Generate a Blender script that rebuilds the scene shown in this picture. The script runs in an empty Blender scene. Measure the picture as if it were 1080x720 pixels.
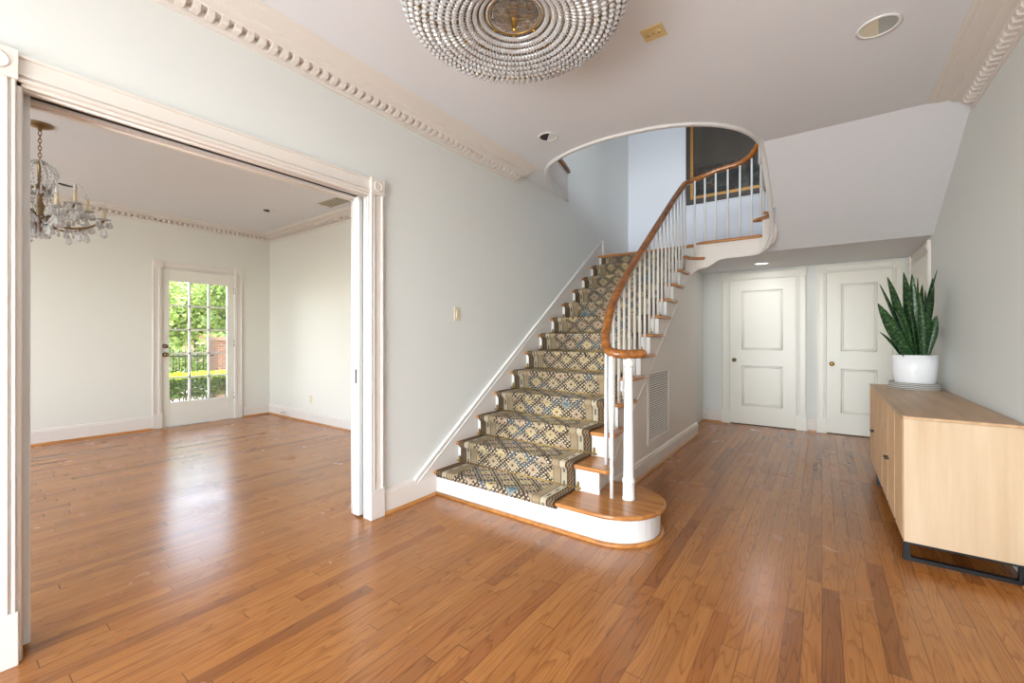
import bpy, bmesh, math, random
from mathutils import Vector, Matrix
random.seed(7)
SC = bpy.context.scene
COL = SC.collection
PI = math.pi

# ------------------------------------------------------------------ helpers
def tag(o, label=None, cat=None, group=None, kind=None):
    if label: o['label'] = label
    if cat: o['category'] = cat
    if group: o['group'] = group
    if kind: o['kind'] = kind
    return o

def empty(name, loc=(0, 0, 0), rz=0, parent=None):
    o = bpy.data.objects.new(name, None)
    COL.objects.link(o)
    o.location = loc
    o.rotation_euler = (0, 0, rz)
    o.empty_display_size = .1
    if parent: o.parent = parent
    return o

class MB:
    """collects geometry in a local frame; fr maps (u,n,z) to the parent's space"""
    def __init__(s, fr=None):
        s.v = []; s.f = []; s.sm = []; s.uv = {}; s.fr = fr
    def _v(s, p):
        s.v.append(tuple(p)); return len(s.v) - 1
    def face(s, idx, smooth=False, uv=None):
        s.f.append(tuple(idx)); s.sm.append(smooth)
        if uv: s.uv[len(s.f) - 1] = uv
    def box(s, a, b):
        x0, y0, z0 = a; x1, y1, z1 = b
        i = [s._v(p) for p in ((x0,y0,z0),(x1,y0,z0),(x1,y1,z0),(x0,y1,z0),(x0,y0,z1),(x1,y0,z1),(x1,y1,z1),(x0,y1,z1))]
        for q in ((0,3,2,1),(4,5,6,7),(0,1,5,4),(1,2,6,5),(2,3,7,6),(3,0,4,7)): s.face([i[k] for k in q])
        return s
    def prism(s, poly, axis, a, b):
        """poly of 2-D points extruded along axis ('x': poly is (y,z); 'y': (x,z); 'z': (x,y))"""
        def P(p, t):
            return {'x': (t, p[0], p[1]), 'y': (p[0], t, p[1]), 'z': (p[0], p[1], t)}[axis]
        A = [s._v(P(p, a)) for p in poly]; B = [s._v(P(p, b)) for p in poly]
        n = len(poly)
        s.face(A[::-1]); s.face(B)
        for k in range(n):
            j = (k + 1) % n
            s.face((A[k], A[j], B[j], B[k]))
        return s
    def loft(s, rings, closed=True, caps=True, smooth=True, loop=False):
        R = [[s._v(p) for p in r] for r in rings]
        m = len(rings[0])
        K = len(R) if loop else len(R) - 1
        for k in range(K):
            A, B = R[k], R[(k + 1) % len(R)]
            for j in range(m if closed else m - 1):
                jj = (j + 1) % m
                s.face((A[j], A[jj], B[jj], B[j]), smooth)
        if caps and not loop and closed:
            s.face(R[0][::-1]); s.face(R[-1])
        return s
    def lathe(s, prof, c=(0, 0, 0), seg=24, axis='z', smooth=True, caps=True):
        rings = []
        for r, t in prof:
            ring = []
            for k in range(seg):
                a = 2 * PI * k / seg
                x, y = r * math.cos(a), r * math.sin(a)
                p = {'z': (x, y, t), 'x': (t, x, y), 'y': (x, t, y)}[axis]
                ring.append((c[0] + p[0], c[1] + p[1], c[2] + p[2]))
            rings.append(ring)
        return s.loft(rings, smooth=smooth, caps=caps)
    def tube(s, path, r, seg=8, smooth=True, loop=False, prof=None, up=None):
        """sweep circle (or prof: list of (side, up)) along path"""
        pts = [Vector(p) for p in path]; n = len(pts); rings = []
        prev = None
        for k in range(n):
            if loop: t = pts[(k + 1) % n] - pts[k - 1]
            else: t = pts[min(k + 1, n - 1)] - pts[max(k - 1, 0)]
            t.normalize()
            if up is not None:
                side = t.cross(Vector(up)); side.normalize(); nn = side.cross(t)
            else:
                if prev is None:
                    ref = Vector((0, 0, 1)) if abs(t.z) < .9 else Vector((1, 0, 0))
                else: ref = prev
                side = t.cross(ref)
                if side.length < 1e-6: side = t.cross(Vector((0, 1, 0)))
                side.normalize(); nn = side.cross(t); nn.normalize()
                prev = nn
            rr = r[k] if isinstance(r, (list, tuple)) else r
            if prof: rings.append([pts[k] + side * a * rr + nn * b * rr for a, b in prof])
            else: rings.append([pts[k] + side * rr * math.cos(2*PI*j/seg) + nn * rr * math.sin(2*PI*j/seg) for j in range(seg)])
        return s.loft(rings, smooth=smooth, loop=loop)
    def sphere(s, c, r, seg=10, rings=6, sz=1.0, smooth=True):
        prof = [(max(1e-4, r * math.sin(PI * k / rings)), -r * sz * math.cos(PI * k / rings)) for k in range(rings + 1)]
        return s.lathe(prof, c, seg, smooth=smooth)
    def mesh(s, name, mat):
        v = [s.fr(p) for p in s.v] if s.fr else s.v
        me = bpy.data.meshes.new(name)
        me.from_pydata([tuple(p) for p in v], [], s.f)
        me.polygons.foreach_set('use_smooth', s.sm)
        if s.uv:
            L = me.uv_layers.new(name='UVMap')
            for pi, uvs in s.uv.items():
                p = me.polygons[pi]
                for li, u in zip(p.loop_indices, uvs): L.data[li].uv = u
        else:
            bm = bmesh.new(); bm.from_mesh(me)
            bmesh.ops.recalc_face_normals(bm, faces=bm.faces[:])
            bm.to_mesh(me); bm.free()
        me.materials.append(mat)
        me.update()
        return me
    def build(s, name, mat, parent=None, bevel=0, seg=2, loc=None):
        o = bpy.data.objects.new(name, s.mesh(name, mat))
        COL.objects.link(o)
        if parent: o.parent = parent
        if loc: o.location = loc
        if bevel:
            m = o.modifiers.new('bevel', 'BEVEL'); m.width = bevel; m.segments = seg; m.limit_method = 'ANGLE'
            m.angle_limit = .6; m.harden_normals = False
        return o

def struct(o): o['kind'] = 'structure'; return o

def copy_tree(o, parent=None):
    c = o.copy(); COL.objects.link(c)
    if parent: c.parent = parent
    for ch in [k for k in SC.objects if k.parent == o]: copy_tree(ch, c)
    return c

def crom(pts, n=8):
    P = [Vector(p) for p in pts]; out = []
    for i in range(len(P) - 1):
        p0 = P[max(i - 1, 0)]; p1 = P[i]; p2 = P[i + 1]; p3 = P[min(i + 2, len(P) - 1)]
        for k in range(n):
            t = k / n
            out.append(.5 * ((2 * p1) + (p2 - p0) * t + (2*p0 - 5*p1 + 4*p2 - p3) * t*t + (3*p1 - p0 - 3*p2 + p3) * t**3))
    out.append(P[-1]); return out

def arc(cx, cy, r, a0, a1, n=8):
    return [(cx + r * math.cos(math.radians(a0 + (a1 - a0) * k / n)), cy + r * math.sin(math.radians(a0 + (a1 - a0) * k / n))) for k in range(n + 1)]

# ------------------------------------------------------------------ materials
class NT:
    def __init__(s, name):
        s.m = bpy.data.materials.new(name); s.m.use_nodes = True
        s.t = s.m.node_tree; s.n = s.t.nodes; s.l = s.t.links
        s.n.clear()
        s.out = s.n.new('ShaderNodeOutputMaterial')
        s.b = s.n.new('ShaderNodeBsdfPrincipled')
        s.l.new(s.b.outputs[0], s.out.inputs[0])
    def put(s, sock, val):
        if hasattr(val, 'is_output'): s.l.new(val, sock)
        elif isinstance(val, (tuple, list)) and len(val) == 3 and sock.type == 'RGBA': sock.default_value = (*val, 1)
        else: sock.default_value = val
    def set(s, **k):
        for a, v in k.items(): s.put(s.b.inputs[a.replace('_', ' ')], v)
        return s
    def node(s, t, ins=None, out=0, **attrs):
        n = s.n.new(t)
        for a, v in attrs.items(): setattr(n, a, v)
        for a, v in (ins or {}).items(): s.put(n.inputs[a], v)
        return n.outputs[out]
    def math(s, op, a, b=0, c=None):
        n = s.n.new('ShaderNodeMath'); n.operation = op
        s.put(n.inputs[0], a); s.put(n.inputs[1], b)
        if c is not None: s.put(n.inputs[2], c)
        return n.outputs[0]
    def mix(s, f, a, b, blend='MIX'):
        n = s.n.new('ShaderNodeMix'); n.data_type = 'RGBA'; n.blend_type = blend
        s.put(n.inputs[0], f); s.put(n.inputs[6], a); s.put(n.inputs[7], b)
        return n.outputs[2]
    def coord(s, which='Object'):
        return s.node('ShaderNodeTexCoord', out=0) if which == 'Generated' else s.n.new('ShaderNodeTexCoord').outputs[which]
    def sep(s, v):
        n = s.n.new('ShaderNodeSeparateXYZ'); s.l.new(v, n.inputs[0]); return n.outputs
    def comb(s, x, y, z=0):
        n = s.n.new('ShaderNodeCombineXYZ'); s.put(n.inputs[0], x); s.put(n.inputs[1], y); s.put(n.inputs[2], z); return n.outputs[0]
    def noise(s, vec, scale, detail=3, rough=.5, out=0):
        return s.node('ShaderNodeTexNoise', {'Vector': vec, 'Scale': scale, 'Detail': detail, 'Roughness': rough}, out=out)
    def ramp(s, f, stops, interp='LINEAR'):
        n = s.n.new('ShaderNodeValToRGB'); s.put(n.inputs[0], f); r = n.color_ramp; r.interpolation = interp
        while len(r.elements) < len(stops): r.elements.new(.5)
        for e, (p, c) in zip(r.elements, stops): e.position = p; e.color = (*c, 1)
        return n.outputs[0]
    def bump(s, h, strength=.2, dist=.01):
        n = s.n.new('ShaderNodeBump'); s.put(n.inputs['Height'], h); n.inputs['Strength'].default_value = strength; n.inputs['Distance'].default_value = dist
        s.l.new(n.outputs[0], s.b.inputs['Normal']); return s

def sr(r, g, b):
    f = lambda c: (c / 255 / 12.92) if c / 255 <= .04045 else ((c / 255 + .055) / 1.055) ** 2.4
    return (f(r), f(g), f(b))

def plain(name, col, rough=.5, metal=0, var=.03, scale=6, bump=0, **k):
    t = NT(name)
    n = t.noise(t.coord(), scale, 4)
    c2 = tuple(max(0, x * (1 - var * 2)) for x in col)
    t.set(Base_Color=t.mix(n, col, c2), Roughness=rough, Metallic=metal, **k)
    if bump: t.bump(t.noise(t.coord(), scale * 25, 2), bump, .002)
    return t.m

WALL = plain('wall_paint', sr(224, 226, 222), .7, var=.01, scale=1.2, bump=.05)
WALLL = plain('living_wall_paint', sr(226, 225, 215), .65, var=.01, scale=1.2, bump=.05)
WALLU = plain('upper_wall_paint', sr(212, 216, 222), .7, var=.01, scale=1.2)
CEIL = plain('ceiling_paint', sr(226, 227, 230), .8, var=.015, scale=.8, bump=.05)
TRIM = plain('trim_paint', sr(228, 221, 213), .42, var=.012, scale=3)
WHITE = plain('white_gloss_paint', sr(226, 225, 222), .35, var=.01, scale=4)
DOORP = plain('door_paint', sr(232, 230, 219), .32, var=.01, scale=3)
BRASS = plain('brass', sr(205, 165, 90), .25, 1, var=.1, scale=20)
ABRASS = plain('aged_brass', sr(150, 124, 88), .35, .9, var=.2, scale=30)
DARKM = plain('dark_metal', (.02, .02, .021), .45, .6, var=.1, scale=20)
BLACK = plain('black_void', (.008, .008, .009), .6)
CREAMP = plain('cream_plastic', sr(222, 212, 186), .4)
GOLDP = plain('gold_plate', sr(228, 204, 146), .4, .15)
RODM = plain('rod_brass', sr(170, 138, 78), .38, .85, var=.15, scale=30)
PINS = plain('bead_pins', sr(92, 72, 48), .35, .7)
PLASTIC = plain('candle_sleeve', sr(228, 214, 180), .5)
POT = plain('white_ceramic', sr(242, 243, 245), .12, var=.005)
SOIL = plain('soil', (.03, .02, .012), .95, var=.4, scale=40, bump=.6)
CHROME = plain('brushed_aluminium', sr(215, 215, 215), .25, .9)

def crystal():
    t = NT('crystal'); t.set(Base_Color=(.98, .98, .98), Roughness=.04, Transmission_Weight=.5, IOR=1.5)
    n = t.noise(t.coord(), 30, 2); t.set(Specular_IOR_Level=.8, Roughness=t.math('MULTIPLY', n, .1))
    return t.m
CRYS = crystal()
def cut_glass():
    t = NT('cut_glass'); t.set(Base_Color=(.99, .98, .95), Roughness=.08, Transmission_Weight=.93, IOR=1.45)
    vo = t.n.new('ShaderNodeTexVoronoi'); t.l.new(t.coord(), vo.inputs['Vector']); vo.inputs['Scale'].default_value = 28
    t.bump(vo.outputs['Distance'], .8, .02); return t.m
CUTG = cut_glass()

def glass():
    t = NT('window_glass'); t.n.remove(t.b)
    tr = t.node('ShaderNodeBsdfTransparent', {'Color': (.97, .98, .97)})
    gl = t.node('ShaderNodeBsdfGlossy', {'Roughness': .02, 'Color': (1, 1, 1)})
    fr = t.node('ShaderNodeFresnel', {'IOR': 1.45})
    m = t.n.new('ShaderNodeMixShader'); t.put(m.inputs[0], fr); t.l.new(tr, m.inputs[1]); t.l.new(gl, m.inputs[2])
    t.l.new(m.outputs[0], t.out.inputs[0]); return t.m
GLASS = glass()

def floor_mat():
    t = NT('oak_strip_floor')
    x, y, _ = t.sep(t.coord())
    M = t.math
    W = .066
    cx = M('DIVIDE', x, W); ci = M('FLOOR', cx); fx = M('FRACT', cx)
    h1 = t.node('ShaderNodeTexWhiteNoise', {'W': ci}, out=0, noise_dimensions='1D')
    yy = M('ADD', M('DIVIDE', y, .95), M('MULTIPLY', h1, 7.3))
    ri = M('FLOOR', yy); fy = M('FRACT', yy)
    wn = t.n.new('ShaderNodeTexWhiteNoise'); wn.noise_dimensions = '2D'; t.l.new(t.comb(ci, ri), wn.inputs['Vector'])
    idv = wn.outputs['Value']
    off = M('MULTIPLY', idv, 60)
    base = t.ramp(idv, [(0, sr(142, 86, 42)), (.15, sr(164, 104, 50)), (.5, sr(180, 117, 58)), (.85, sr(171, 109, 52)), (1, sr(156, 93, 44))])
    # growth-ring contours, stretched along the boards
    ring = t.noise(t.comb(M('ADD', M('MULTIPLY', x, 13), off), M('ADD', M('MULTIPLY', y, 1.1), off), off), 1.0, 1.5, .4)
    fr = M('FRACT', M('MULTIPLY', ring, 13))
    rl = t.ramp(fr, [(0, (.56, .48, .42)), (.08, (.74, .67, .61)), (.3, (1, 1, 1)), (.93, (1.0, 1.0, 1.0)), (1, (.56, .48, .42))])
    fine = t.noise(t.comb(M('ADD', M('MULTIPLY', x, 130), off), M('MULTIPLY', y, 6), off), 1.0, 3, .6)
    fl = t.ramp(fine, [(.34, (.74, .68, .62)), (.5, (1, 1, 1)), (.7, (1.06, 1.05, 1.04))])
    c = t.mix(.75, base, t.mix(1, base, rl, 'MULTIPLY'))
    c = t.mix(.5, c, t.mix(1, c, fl, 'MULTIPLY'))
    big = t.noise(t.comb(x, y), 1.1, 4, .6)
    c = t.mix(M('MULTIPLY', t.ramp(big, [(.45, (0, 0, 0)), (.75, (1, 1, 1))]), .35), c, sr(150, 106, 72))
    edge = M('MULTIPLY', M('ABSOLUTE', M('SUBTRACT', fx, .5)), 2)
    gap = M('MAXIMUM', M('GREATER_THAN', edge, .962), M('LESS_THAN', fy, .004))
    gs = t.noise(t.comb(M('MULTIPLY', x, 3), M('MULTIPLY', y, .8)), 1.0, 2)
    c = t.mix(M('MULTIPLY', gap, M('MULTIPLY', gs, 1.25)), c, sr(58, 32, 18))
    sc = t.noise(t.comb(M('MULTIPLY', x, 2), M('MULTIPLY', y, 2)), 1.5, 3, .5)
    t.set(Base_Color=c, Roughness=M('ADD', M('MULTIPLY', sc, .16), .17), Specular_IOR_Level=.55)
    t.bump(fine, .03, .001)
    return t.m
FLOOR = floor_mat()

def wood(name, c0, c1, axis='x', rough=.3, freq=1, spec=.5, contrast=1):
    t = NT(name)
    x, y, z = t.sep(t.coord())
    k = {'x': (2.2, 30, 30), 'y': (30, 2.2, 30), 'z': (30, 30, 2.2)}[axis]
    v = t.comb(t.math('MULTIPLY', x, k[0] * freq), t.math('MULTIPLY', y, k[1] * freq), t.math('MULTIPLY', z, k[2] * freq))
    g = t.noise(v, 1, 5, .6)
    c = t.ramp(g, [(.3, c1), (.5, tuple((a + b) / 2 for a, b in zip(c0, c1))), (.68, c0)])
    b = t.noise(t.coord(), 2.5, 3)
    c = t.mix(t.math('MULTIPLY', b, .25 * contrast), c, c1)
    t.set(Base_Color=c, Roughness=rough, Specular_IOR_Level=spec)
    t.bump(g, .06, .002)
    return t.m
TREADW = wood('oak_tread', sr(200, 138, 74), sr(156, 98, 48), 'x', .25)
SHOEW = wood('oak_shoe_moulding', sr(204, 142, 74), sr(158, 100, 50), 'y', .3)
RAILW = wood('handrail_wood', sr(168, 104, 46), sr(108, 62, 25), 'y', .18)
MANGO = wood('pale_mango_wood', sr(210, 186, 156), sr(186, 157, 123), 'z', .45, .35, .4, 1.6)
MANGOT = wood('pale_mango_top', sr(204, 168, 130), sr(172, 136, 100), 'y', .4, .6, .4, .8)
SHELFD = wood('ribbed_door_wood', sr(214, 180, 140), sr(188, 150, 110), 'z', .5, 1.3)

def woven():
    t = NT('ribbed_panel')
    x, y, z = t.sep(t.coord())
    a = t.math('SINE', t.math('MULTIPLY', z, 520)); b = t.math('SINE', t.math('MULTIPLY', y, 700))
    h = t.math('MULTIPLY', a, b)
    n = t.noise(t.comb(t.math('MULTIPLY', y, 60), t.math('MULTIPLY', z, 3), 0), 1, 4)
    c = t.ramp(n, [(.3, sr(198, 156, 112)), (.7, sr(224, 188, 146))])
    c = t.mix(t.math('MULTIPLY', t.math('GREATER_THAN', h, .3), .25), c, sr(150, 108, 68))
    t.set(Base_Color=c, Roughness=.6); t.bump(h, .3, .002); return t.m
WOVEN = woven()

def tray_mat():
    t = NT('grey_washed_wood'); x, y, z = t.sep(t.coord())
    w = t.math('ADD', t.math('MULTIPLY', t.math('SINE', t.math('ADD', t.math('MULTIPLY', z, 430), t.math('MULTIPLY', t.noise(t.coord(), 7, 2), 14))), .4), .5)
    t.set(Base_Color=t.ramp(w, [(.12, sr(92, 88, 82)), (.45, sr(186, 182, 176)), (1, sr(204, 200, 194))]), Roughness=.6); return t.m
TRAY = tray_mat()

RW = 1.06
def runner_mat():
    t = NT('persian_runner')
    u, v, _ = t.sep(t.coord('UV'))
    M = t.math
    e = M('MINIMUM', u, M('SUBTRACT', RW, u))
    dark = sr(62, 49, 42); cream = sr(200, 187, 160); tan = sr(166, 146, 116); gold = sr(184, 162, 116); pink = sr(170, 144, 122); blue = sr(74, 90, 102); teal = sr(84, 116, 128)
    p, q = .185, .165
    a = M('ADD', M('DIVIDE', M('SUBTRACT', u, RW / 2), p), M('DIVIDE', v, q))
    b = M('SUBTRACT', M('DIVIDE', M('SUBTRACT', u, RW / 2), p), M('DIVIDE', v, q))
    wob = M('MULTIPLY', M('SUBTRACT', t.noise(t.comb(u, v), 60, 2), .5), .16)
    a = M('ADD', a, wob); b = M('ADD', b, wob)
    fa = M('ABSOLUTE', M('SUBTRACT', M('FRACT', a), .5)); fb = M('ABSOLUTE', M('SUBTRACT', M('FRACT', b), .5))
    mx = M('MULTIPLY', M('MAXIMUM', fa, fb), 2)        # 0 centre .. 1 lattice
    wn = t.n.new('ShaderNodeTexWhiteNoise'); wn.noise_dimensions = '2D'; t.l.new(t.comb(M('FLOOR', a), M('FLOOR', b)), wn.inputs['Vector'])
    cid = wn.outputs['Value']
    cell = t.ramp(cid, [(0, tan), (.32, pink), (.58, gold), (.97, teal)], 'CONSTANT')
    ang = M('ARCTAN2', M('SUBTRACT', M('FRACT', a), .5), M('SUBTRACT', M('FRACT', b), .5))
    lob = M('MULTIPLY', M('SINE', M('MULTIPLY', ang, 8)), .05)
    ml = M('ADD', mx, lob)
    field = t.mix(M('GREATER_THAN', ml, .36), cell, t.mix(.35, cell, cream))
    field = t.mix(M('GREATER_THAN', ml, .60), field, dark)
    k = 5.0
    da = M('SUBTRACT', M('FRACT', M('MULTIPLY', a, k)), .5); db = M('SUBTRACT', M('FRACT', M('MULTIPLY', b, k)), .5)
    dd = M('ADD', M('MULTIPLY', da, da), M('MULTIPLY', db, db))
    field = t.mix(M('MULTIPLY', M('GREATER_THAN', ml, .63), M('LESS_THAN', dd, .085)), field, cream)
    reg = M('GREATER_THAN', t.noise(t.comb(u, v), 3.2, 1), .56)
    line = M('MULTIPLY', M('GREATER_THAN', mx, .86), t.mix(reg, (.25, .25, .25), (1, 1, 1)))
    field = t.mix(line, field, t.mix(reg, sr(74, 56, 44), blue))
    ctr = M('LESS_THAN', M('ADD', M('MULTIPLY', fa, fa), M('MULTIPLY', fb, fb)), .006)
    field = t.mix(ctr, field, t.mix(M('GREATER_THAN', cid, .8), dark, teal))
    def band(c0, lo, col):
        return t.mix(M('GREATER_THAN', e, lo), c0, col)
    z = M('ABSOLUTE', M('SUBTRACT', M('FRACT', M('MULTIPLY', v, 28)), .5))
    zz = M('ABSOLUTE', M('SUBTRACT', M('FRACT', M('ADD', M('MULTIPLY', e, 45), M('MULTIPLY', z, 1.4))), .5))
    zig = t.mix(M('LESS_THAN', zz, .22), sr(140, 116, 88), sr(58, 44, 36))
    dash = M('MULTIPLY', M('LESS_THAN', M('FRACT', M('MULTIPLY', v, 9)), .45), M('LESS_THAN', M('ABSOLUTE', M('SUBTRACT', e, .084)), .008))
    crm = t.mix(dash, cream, sr(104, 104, 100))
    spots = M('GREATER_THAN', t.noise(t.comb(u, v), 30, 1), .68)
    tn = t.mix(M('MULTIPLY', spots, .6), tan, blue)
    c = band(dark, .008, zig)
    c = band(c, .055, dark); c = band(c, .062, crm); c = band(c, .106, dark); c = band(c, .112, tn)
    c = band(c, .165, t.mix(.5, dark, tan)); c = band(c, .172, field)
    wear = t.noise(t.comb(u, v), 9, 4)
    c = t.mix(M('MULTIPLY', wear, .22), c, sr(140, 122, 98))
    t.set(Base_Color=c, Roughness=.95, Specular_IOR_Level=.15)
    t.bump(t.noise(t.comb(u, v), 500, 2), .3, .003)
    return t.m
RUNNER = runner_mat()

def leaf_mat():
    t = NT('snake_plant_leaf'); u, v, _ = t.sep(t.coord('UV'))
    n = t.noise(t.comb(t.math('MULTIPLY', u, 1.3), t.math('MULTIPLY', v, 24)), 1, 4, .7)
    c = t.ramp(n, [(.4, (.006, .022, .010)), (.51, (.014, .058, .018)), (.59, (.06, .14, .035)), (.68, (.28, .36, .12))])
    t.set(Base_Color=c, Roughness=.35); return t.m
LEAF = leaf_mat()

def foliage(name, c0, c1, c2):
    t = NT(name); n = t.noise(t.coord(), 9, 3); n2 = t.node('ShaderNodeObjectInfo', out=3)
    c = t.ramp(n, [(.3, c0), (.5, c1), (.7, c2)])
    t.set(Base_Color=c, Roughness=.5)
    tl = t.node('ShaderNodeBsdfTranslucent', {'Color': c})
    m = t.n.new('ShaderNodeMixShader'); m.inputs[0].default_value = .35
    t.l.new(t.b.outputs[0], m.inputs[1]); t.l.new(tl, m.inputs[2]); t.l.new(m.outputs[0], t.out.inputs[0])
    return t.m
FOL1 = foliage('tree_leaves', sr(70, 98, 40), sr(134, 156, 70), sr(206, 212, 136))
FOL2 = foliage('shrub_leaves', sr(56, 84, 36), sr(110, 136, 58), sr(176, 190, 100))
FOL3 = foliage('sunlit_hedge_leaves', sr(130, 160, 30), sr(184, 204, 44), sr(216, 226, 84))
BARK = plain('bark', sr(84, 68, 54), .9, var=.3, scale=12, bump=.5)

def brick(name, c1, c2, mort, sx=4.5):
    t = NT(name); x, y, z = t.sep(t.coord())
    bt = t.n.new('ShaderNodeTexBrick'); t.l.new(t.comb(t.math('ADD', x, y), z), bt.inputs['Vector'])
    t.put(bt.inputs['Color1'], c1); t.put(bt.inputs['Color2'], c2); t.put(bt.inputs['Mortar'], mort)
    bt.inputs['Scale'].default_value = sx; bt.inputs['Mortar Size'].default_value = .02
    t.set(Base_Color=bt.outputs[0], Roughness=.9); return t.m
BRICK = brick('garden_brick', sr(120, 78, 56), sr(96, 64, 48), sr(140, 124, 108))
BRICKH = brick('house_brick', sr(176, 100, 76), sr(160, 88, 66), sr(190, 170, 150), 3)
GROUND = plain('pale_gravel', sr(206, 196, 176), .95, var=.25, scale=9, bump=.4)
ROOFM = plain('slate_roof', sr(110, 104, 104), .8, var=.2, scale=8)
STUCCO = plain('pale_stucco', sr(168, 138, 120), .9)
FOL4 = foliage('shaded_hedge_leaves', sr(34, 52, 18), sr(66, 88, 30), sr(110, 132, 46))  # darker hedge green, with the shade below the top put into the colour

def painting_mat():
    t = NT('dark_abstract_canvas'); x, y, z = t.sep(t.coord())
    v = t.comb(x, 0, z)
    w = t.node('ShaderNodeTexNoise', {'Vector': v, 'Scale': 2.2, 'Detail': 4}, out=1)
    d = t.node('ShaderNodeVectorMath', {0: v, 1: w}, operation='ADD')
    vo = t.n.new('ShaderNodeTexVoronoi'); vo.feature = 'DISTANCE_TO_EDGE'; t.l.new(d, vo.inputs['Vector']); vo.inputs['Scale'].default_value = 3.2
    base = t.ramp(t.noise(v, 5, 6, .7), [(.3, sr(14, 14, 16)), (.5, sr(40, 42, 40)), (.62, sr(84, 84, 74)), (.8, sr(36, 42, 42))])
    br = t.ramp(t.noise(v, 3, 2), [(.35, sr(18, 15, 14)), (.55, sr(78, 40, 28)), (.66, sr(28, 50, 42))])
    c = t.mix(t.math('LESS_THAN', vo.outputs['Distance'], .045), base, br)
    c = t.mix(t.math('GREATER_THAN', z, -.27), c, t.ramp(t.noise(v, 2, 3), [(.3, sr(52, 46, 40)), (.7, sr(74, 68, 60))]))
    t.set(Base_Color=c, Roughness=.55, Specular_IOR_Level=.25); return t.m
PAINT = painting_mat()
GILT = plain('gilt_wood', sr(168, 124, 56), .35, .5, var=.25, scale=25, bump=.3)
FRAMED = plain('carved_dark_frame', sr(60, 44, 30), .4, .1, var=.4, scale=30, bump=.6)

def emit(name, col, s):
    t = NT(name); n = t.noise(t.coord(), 3); t.set(Base_Color=col, Emission_Color=col, Emission_Strength=s, Roughness=t.math('ADD', t.math('MULTIPLY', n, .1), .4)); return t.m
LAMP = emit('lit_lens', (.9, .95, 1), 3.0)

# ------------------------------------------------------------------ dimensions
LX, RX = -2.49, .835
CZ = 2.89
EY = 6.865                     # hall end wall
WT = .2
LVX = -7.31                    # living room far wall
LVY = 3.32                     # living room side wall
BY = -2.2                      # wall behind the camera
OP0, OP1, OPZ = .205, 1.785, 2.215

# ------------------------------------------------------------------ room shell
b = MB().box((LVX - .25, BY - .2, -.2), (1.0, EY + .2, 0))
struct(b.build('floor', FLOOR))

# hall ceiling with the curved stairwell edge
WELL = crom([(-2.49, 4.56, 0), (-2.425, 4.30, 0), (-2.35, 3.95, 0), (-2.27, 3.733, 0), (-2.17, 3.57, 0), (-2.03, 3.455, 0), (-1.82, 3.37, 0), (-1.57, 3.325, 0), (-1.36, 3.325, 0),
             (-1.067, 3.37, 0), (-.844, 3.465, 0), (-.66, 3.605, 0), (-.53, 3.78, 0), (-.455, 3.98, 0), (-.42, 4.165, 0)], 6)
pl = [(LX - WT, BY - .2), (RX + .1, BY - .2), (RX + .1, 4.165)] + [(p.x, p.y) for p in WELL[::-1]] + [(LX - WT, 4.56)]
b = MB().prism(pl, 'z', CZ, 3.22)
struct(b.build('ceiling', CEIL))
# sloped and flat soffits under the upper flight
b = MB()
b.prism([(4.165, 2.89), (5.5, 2.19), (5.5, 2.32), (4.165, 3.02)], 'x', -.42, RX + .05)
b.box((-1.47, 5.5, 2.19), (RX + .05, EY + .02, 2.24))
b.box((-1.1, 5.345, 2.19), (-.66, 5.5, 2.24))
b.prism([(5.345, 2.2712), (5.5, 2.19), (5.5, 2.32), (5.345, 2.32)], 'x', -.66, -.42)
struct(b.build('ceiling_soffit', CEIL))
# well trim bead
path = [(p.x, p.y, CZ - .004) for p in WELL] + [(-.412, 4.30, 2.812), (-.408, 4.7, 2.602), (-.408, 5.0, 2.445), (-.41, 5.13, 2.36), (-.43, 5.22, 2.278), (-.48, 5.29, 2.21), (-.55, 5.33, 2.162), (-.66, 5.34, 2.144)]
path = [Vector(p) for p in path]
prof = [(-.9, -.5), (.9, -.5), (.9, .5), (-.9, .5)]
b = MB().tube(path, [.02] * (len(path) - 5) + [.019, .017, .014, .010, .006], prof=[(-1, -.45), (-.7, -.75), (.7, -.75), (1, -.45), (1, .6), (-1, .6)], up=(0, 0, 1))
struct(b.build('trim_1', WHITE))
# inner face of the upper floor edge and its nosing
b = MB()
inn = [(p.x, p.y) for p in WELL]
for z0, z1, off in ((CZ + .005, 3.215, .006),):
    ringA = []; n = len(inn)
    pts = []
    for k in range(n):
        tx = Vector(inn[min(k + 1, n - 1)]) - Vector(inn[max(k - 1, 0)]); tx.normalize()
        nn = Vector((-tx.y, tx.x))
        pts.append((inn[k][0] + nn.x * off, inn[k][1] + nn.y * off))
    b.loft([[(p[0], p[1], z0) for p in pts], [(p[0], p[1], z1) for p in pts]], closed=False, caps=False)
struct(b.build('trim_2', TRIM))
b = MB().tube([(p[0], p[1], 3.235) for p in pts], .02, prof=[(-1.6, -1), (1.2, -1), (1.6, 0), (1.2, .9), (-1.6, .9)], up=(0, 0, 1))
struct(b.build('trim_3', RAILW))

# left wall with the wide opening
b = MB()
x0, x1 = LX - WT, LX
b.box((x0, BY, 0), (x1, OP0, CZ)); b.box((x0, OP0, OPZ), (x1, OP1, CZ)); b.box((x0, OP1, 0), (x1, 5.555, CZ))
b.box((x0, 4.5, CZ), (x1, 5.555, 5.6))
b.box((x0, 5.555, 0), (x1 - .02, EY, 5.6))
b.box((x0, 1.0, CZ), (x1, 4.5, 5.6))
struct(b.build('wall_left', WALL))
b = MB().box((RX, BY, 0), (RX + .12, EY + .1, CZ + .35))
struct(b.build('wall_right', WALL))
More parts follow.
